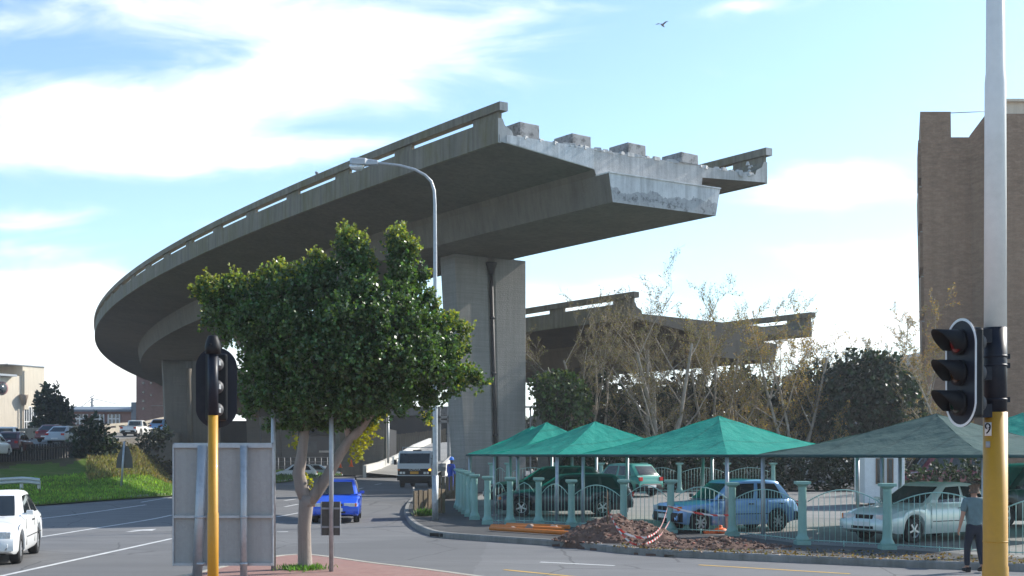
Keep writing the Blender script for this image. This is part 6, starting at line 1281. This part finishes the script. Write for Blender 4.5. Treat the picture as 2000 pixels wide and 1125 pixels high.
P = np.array(P); D = np.stack([RNG.normal(0, 1, nl_), RNG.normal(0, 1, nl_), RNG.normal(.1, .12, nl_)], 1); e_ = bpy.data.objects.new('tmp', None); o = leaf_obj('fallen_leaves', P, D, RNG.uniform(.03, .08, nl_), jit((.16, .10, .055), nl_, .4), M['leaf_dry'], e_, jitter=.05); o.parent = None; bpy.data.objects.remove(e_); o['kind'] = 'stuff'; o['label'] = 'dry brown leaves littering the pavement edge'; o['category'] = 'leaves'

# ------------------------------------------------------------------ light haze in the air
mb = MB(); mb.box((0, 150, 19), (900, 700, 42)); hz = mesh_obj('haze', mb, []); hz['kind'] = 'stuff'
hm = bpy.data.materials.new('air_haze'); hm.use_nodes = True; ht = hm.node_tree; ht.nodes.remove(ht.nodes['Principled BSDF']); pv = ht.nodes.new('ShaderNodeVolumePrincipled'); pv.inputs['Color'].default_value = (.93, .96, 1, 1); pv.inputs['Density'].default_value = HAZE; pv.inputs['Anisotropy'].default_value = .3
ht.links.new(pv.outputs[0], ht.nodes['Material Output'].inputs['Volume']); hz.data.materials.append(hm); S.cycles.volume_bounces = 1

# ------------------------------------------------------------------ people
def skin(name, nodes, edges, mat, parent, sub=2):
    me = bpy.data.meshes.new(name); keys = list(nodes); me.from_pydata([nodes[k][0] for k in keys], [(keys.index(a), keys.index(b)) for a, b in edges], [])
    o = bpy.data.objects.new(name, me); C.objects.link(o); m = o.modifiers.new('s', 'SKIN'); m.use_smooth_shade = True; s = o.modifiers.new('d', 'SUBSURF'); s.levels = s.render_levels = sub
    for i, k in enumerate(keys):
        r = nodes[k][1]; me.skin_vertices[0].data[i].radius = r if isinstance(r, tuple) else (r, r); me.skin_vertices[0].data[i].use_root = i == 0
    bpy.context.view_layer.update(); dg = bpy.context.evaluated_depsgraph_get(); m2 = bpy.data.meshes.new_from_object(o.evaluated_get(dg)); m2.materials.clear(); m2.materials.append(mat); m2.polygons.foreach_set('use_smooth', [True] * len(m2.polygons)); bpy.data.objects.remove(o); bpy.data.meshes.remove(me)
    o = bpy.data.objects.new(name, m2); C.objects.link(o); o.parent = parent; return o
def person(label, loc, rz, J, skin_mat, top_mat, leg_mat, hat=None, hair=None, sleeves=False, h=1.0):
    """J: joint positions (x right, y forward, z up) of a 1.74 m figure"""
    root = thing('person', label, 'person', loc, rz); root.scale = (h,) * 3; V = Vector
    N = {'pelvis': (J['pelvis'], (.115, .08)), 'waist': (J['waist'], (.11, .08)), 'chest': (J['chest'], (.14, .10)), 'neck0': (J['neck'] - V((0, 0, .07)), .06), 'neck': (J['neck'], .052), 'jaw': (J['head'] - V((0, 0, .09)), (.062, .075)), 'head': (J['head'], (.075, .092)), 'crown': (J['head'] + V((0, -.01, .085)), (.06, .075))}
    E = [('pelvis', 'waist'), ('waist', 'chest'), ('chest', 'neck0'), ('neck0', 'neck'), ('neck', 'jaw'), ('jaw', 'head'), ('head', 'crown')]
    for s in 'LR':
        q = lambda k: J[k + s]; N.update({'sh' + s: (q('sh'), .068), 'el' + s: (q('el'), .043), 'wr' + s: (q('wr'), .028), 'hip' + s: (q('hip'), .088), 'kn' + s: (q('kn'), .056), 'an' + s: (q('an'), .04), 'toe' + s: (q('toe'), (.04, .03))})
        d = (q('wr') - q('el')).normalized(); N['palm' + s] = (q('wr') + d * .07, (.038, .018)); E += [('chest', 'sh' + s), ('sh' + s, 'el' + s), ('el' + s, 'wr' + s), ('wr' + s, 'palm' + s), ('pelvis', 'hip' + s), ('hip' + s, 'kn' + s), ('kn' + s, 'an' + s), ('an' + s, 'toe' + s)]
        sd_ = 1 if s == 'R' else -1; fw = V((0, 1, 0)) - d * d.y; fw.normalize(); inn = d.cross(fw); inn = inn if inn.x * sd_ < 0 else -inn; pm = N['palm' + s][0]
        for f in range(4):
            b = pm + d * .03 + fw * (.027 - .018 * f); ln = (.066, .076, .07, .055)[f]; N['f%d%s' % (f, s)] = (b, .0085); N['g%d%s' % (f, s)] = (b + d * ln * .55 + inn * .012, .008); N['t%d%s' % (f, s)] = (b + d * ln * .9 + inn * .035, .006); E += [('palm' + s, 'f%d%s' % (f, s)), ('f%d%s' % (f, s), 'g%d%s' % (f, s)), ('g%d%s' % (f, s), 't%d%s' % (f, s))]
        b = q('wr') + d * .035; N['th0' + s] = (b + fw * .03, .011); N['th1' + s] = (b + fw * .05 + d * .035 + inn * .015, .009); N['th2' + s] = (b + fw * .052 + d * .065 + inn * .025, .007); E += [('palm' + s, 'th0' + s), ('th0' + s, 'th1' + s), ('th1' + s, 'th2' + s)]
    body = skin('body', N, E, skin_mat, root)
    # face and ears
    hd_ = J['head']; mb = MB(); mb.lathe([(.014, -.02), (.018, 0), (.008, .03)], hd_ + V((0, .10, -.015)), 8); [mb.lathe([(.006, -.012), (.026, -.004), (.026, .004), (.01, .014)], hd_ + V((s * .083, 0, -.01)), 10, 'X') for s in (1, -1)]; mesh_obj('face_features', mb, skin_mat, body)
    mb = MB(); [mb.lathe([(.004, -.008), (.012, 0), (.004, .008)], hd_ + V((s * .032, .088, .012)), 8, 'Y') for s in (1, -1)]; mb.box(hd_ + V((0, .088, -.065)), (.045, .012, .008)); mesh_obj('eyes_and_mouth', mb, M['under'], body)
    # clothing
    g = 1.10; T = {k: N[k] for k in ('pelvis', 'waist', 'chest', 'neck0')}; T['pelvis'] = (J['pelvis'] - V((0, 0, .05)), (.178, .132)); T['waist'] = (J['waist'], (.165, .118)); T['chest'] = (J['chest'], (.178, .125)); T['neck0'] = (J['neck'] - V((0, 0, .035)), (.075, .075)); TE = [('waist', 'pelvis'), ('waist', 'chest'), ('chest', 'neck0')]; T = {k: T[k] for k in ('waist', 'pelvis', 'chest', 'neck0')}
    for s in 'LR':
        T['sh' + s] = (J['sh' + s], .083); e = J['el' + s]; T['mid' + s] = (J['sh' + s].lerp(e, .8), .068); TE += [('chest', 'sh' + s), ('sh' + s, 'mid' + s)]
        if sleeves: T['el' + s] = (e, .06); T['cuff' + s] = (e.lerp(J['wr' + s], .93), .045); TE += [('mid' + s, 'el' + s), ('el' + s, 'cuff' + s)]
    skin('shirt', T, TE, top_mat, root)
    T = {'pelvis': (J['pelvis'] + V((0, 0, .10)), (.15, .108)), 'seat': (J['pelvis'] - V((0, 0, .06)), (.155, .118))}; TE = [('pelvis', 'seat')]
    for s in 'LR': T['hip' + s] = (J['hip' + s] - V((0, 0, .06)), .098); T['kn' + s] = (J['kn' + s], .07); T['an' + s] = (J['an' + s] + V((0, 0, .02)), .06); TE += [('seat', 'hip' + s), ('hip' + s, 'kn' + s), ('kn' + s, 'an' + s)]
    skin('trousers', T, TE, leg_mat, root)
    for s in 'LR': a, b = J['an' + s], J['toe' + s]; d = b - a; skin('shoe', {'a': (a + V((0, 0, -.03)), .052), 'heel': (a - d * .3 + V((0, 0, -.05)), (.042, .035)), 'toe': (b + V((0, 0, -.005)), (.05, .035))}, [('a', 'heel'), ('a', 'toe')], M['rubber'], root)
    if hair: skin('hair', {'b': (hd_ + V((0, -.035, .01)), (.085, .085)), 't': (hd_ + V((0, -.02, .085)), (.072, .085)), 'n': (hd_ + V((0, -.045, -.07)), (.06, .05))}, [('b', 't'), ('b', 'n')], hair, body)
    if hat:
        mb = MB(); mb.lathe([(.135, .045), (.14, .05), (.118, .06), (.115, .11), (.09, .165), (.05, .19), (.01, .195)], hd_ + V((0, 0, -.01)), 20); mb.box(hd_ + V((0, .13, .042)), (.15, .09, .012)); mb.box(hd_ + V((0, 0, .185)), (.03, .16, .02)); mesh_obj('hard_hat', mb, hat, root, bevel=.004)
    return root
def joints(ld=0, rd=0, la=0, ra=0, lean=0):
    V = Vector; J = dict(pelvis=V((0, 0, .95)), waist=V((0, .01 + lean * .3, 1.12)), chest=V((0, lean, 1.33)), neck=V((0, lean * 1.3 + .01, 1.51)), head=V((0, lean * 1.5 + .025, 1.625)))
    for s, sg, d, a in (('L', -1, ld, la), ('R', 1, rd, ra)):
        J['sh' + s] = V((sg * .185, lean, 1.40)); J['el' + s] = V((sg * .245, lean - .02 + a * .5, 1.12)); J['wr' + s] = V((sg * .265, lean + .05 + a, .88)); J['hip' + s] = V((sg * .09, 0, .88)); J['kn' + s] = V((sg * .10, .03 + d * .55, .49)); J['an' + s] = V((sg * .10, d - (.04 if d < 0 else 0), .09 + (.04 if d < 0 else 0))); J['toe' + s] = V((sg * .115, d + .15, .045))
    return J
person('man in a grey-green shirt and dark trousers walking away beside the big pole', ((1903 - 1000) / F * 23.75, 23.75, .0), .12, joints(.10, -.10, .03, .06), M['skin'], M['shirt'], M['dark_cloth'], hair=M['hair'], h=.985)
pm = Vector(((880 - 1000) / F * 55.5, 55.5, G(55.5) + .15)); person('man in blue overalls and blue hard hat at the end of the pillar row', pm, -.75, joints(.05, -.05, .10, .02, .03), M['skin_dark'], M['blue_cloth'], M['blue_cloth'], hat=M['hat_blue'], sleeves=True, h=.94)
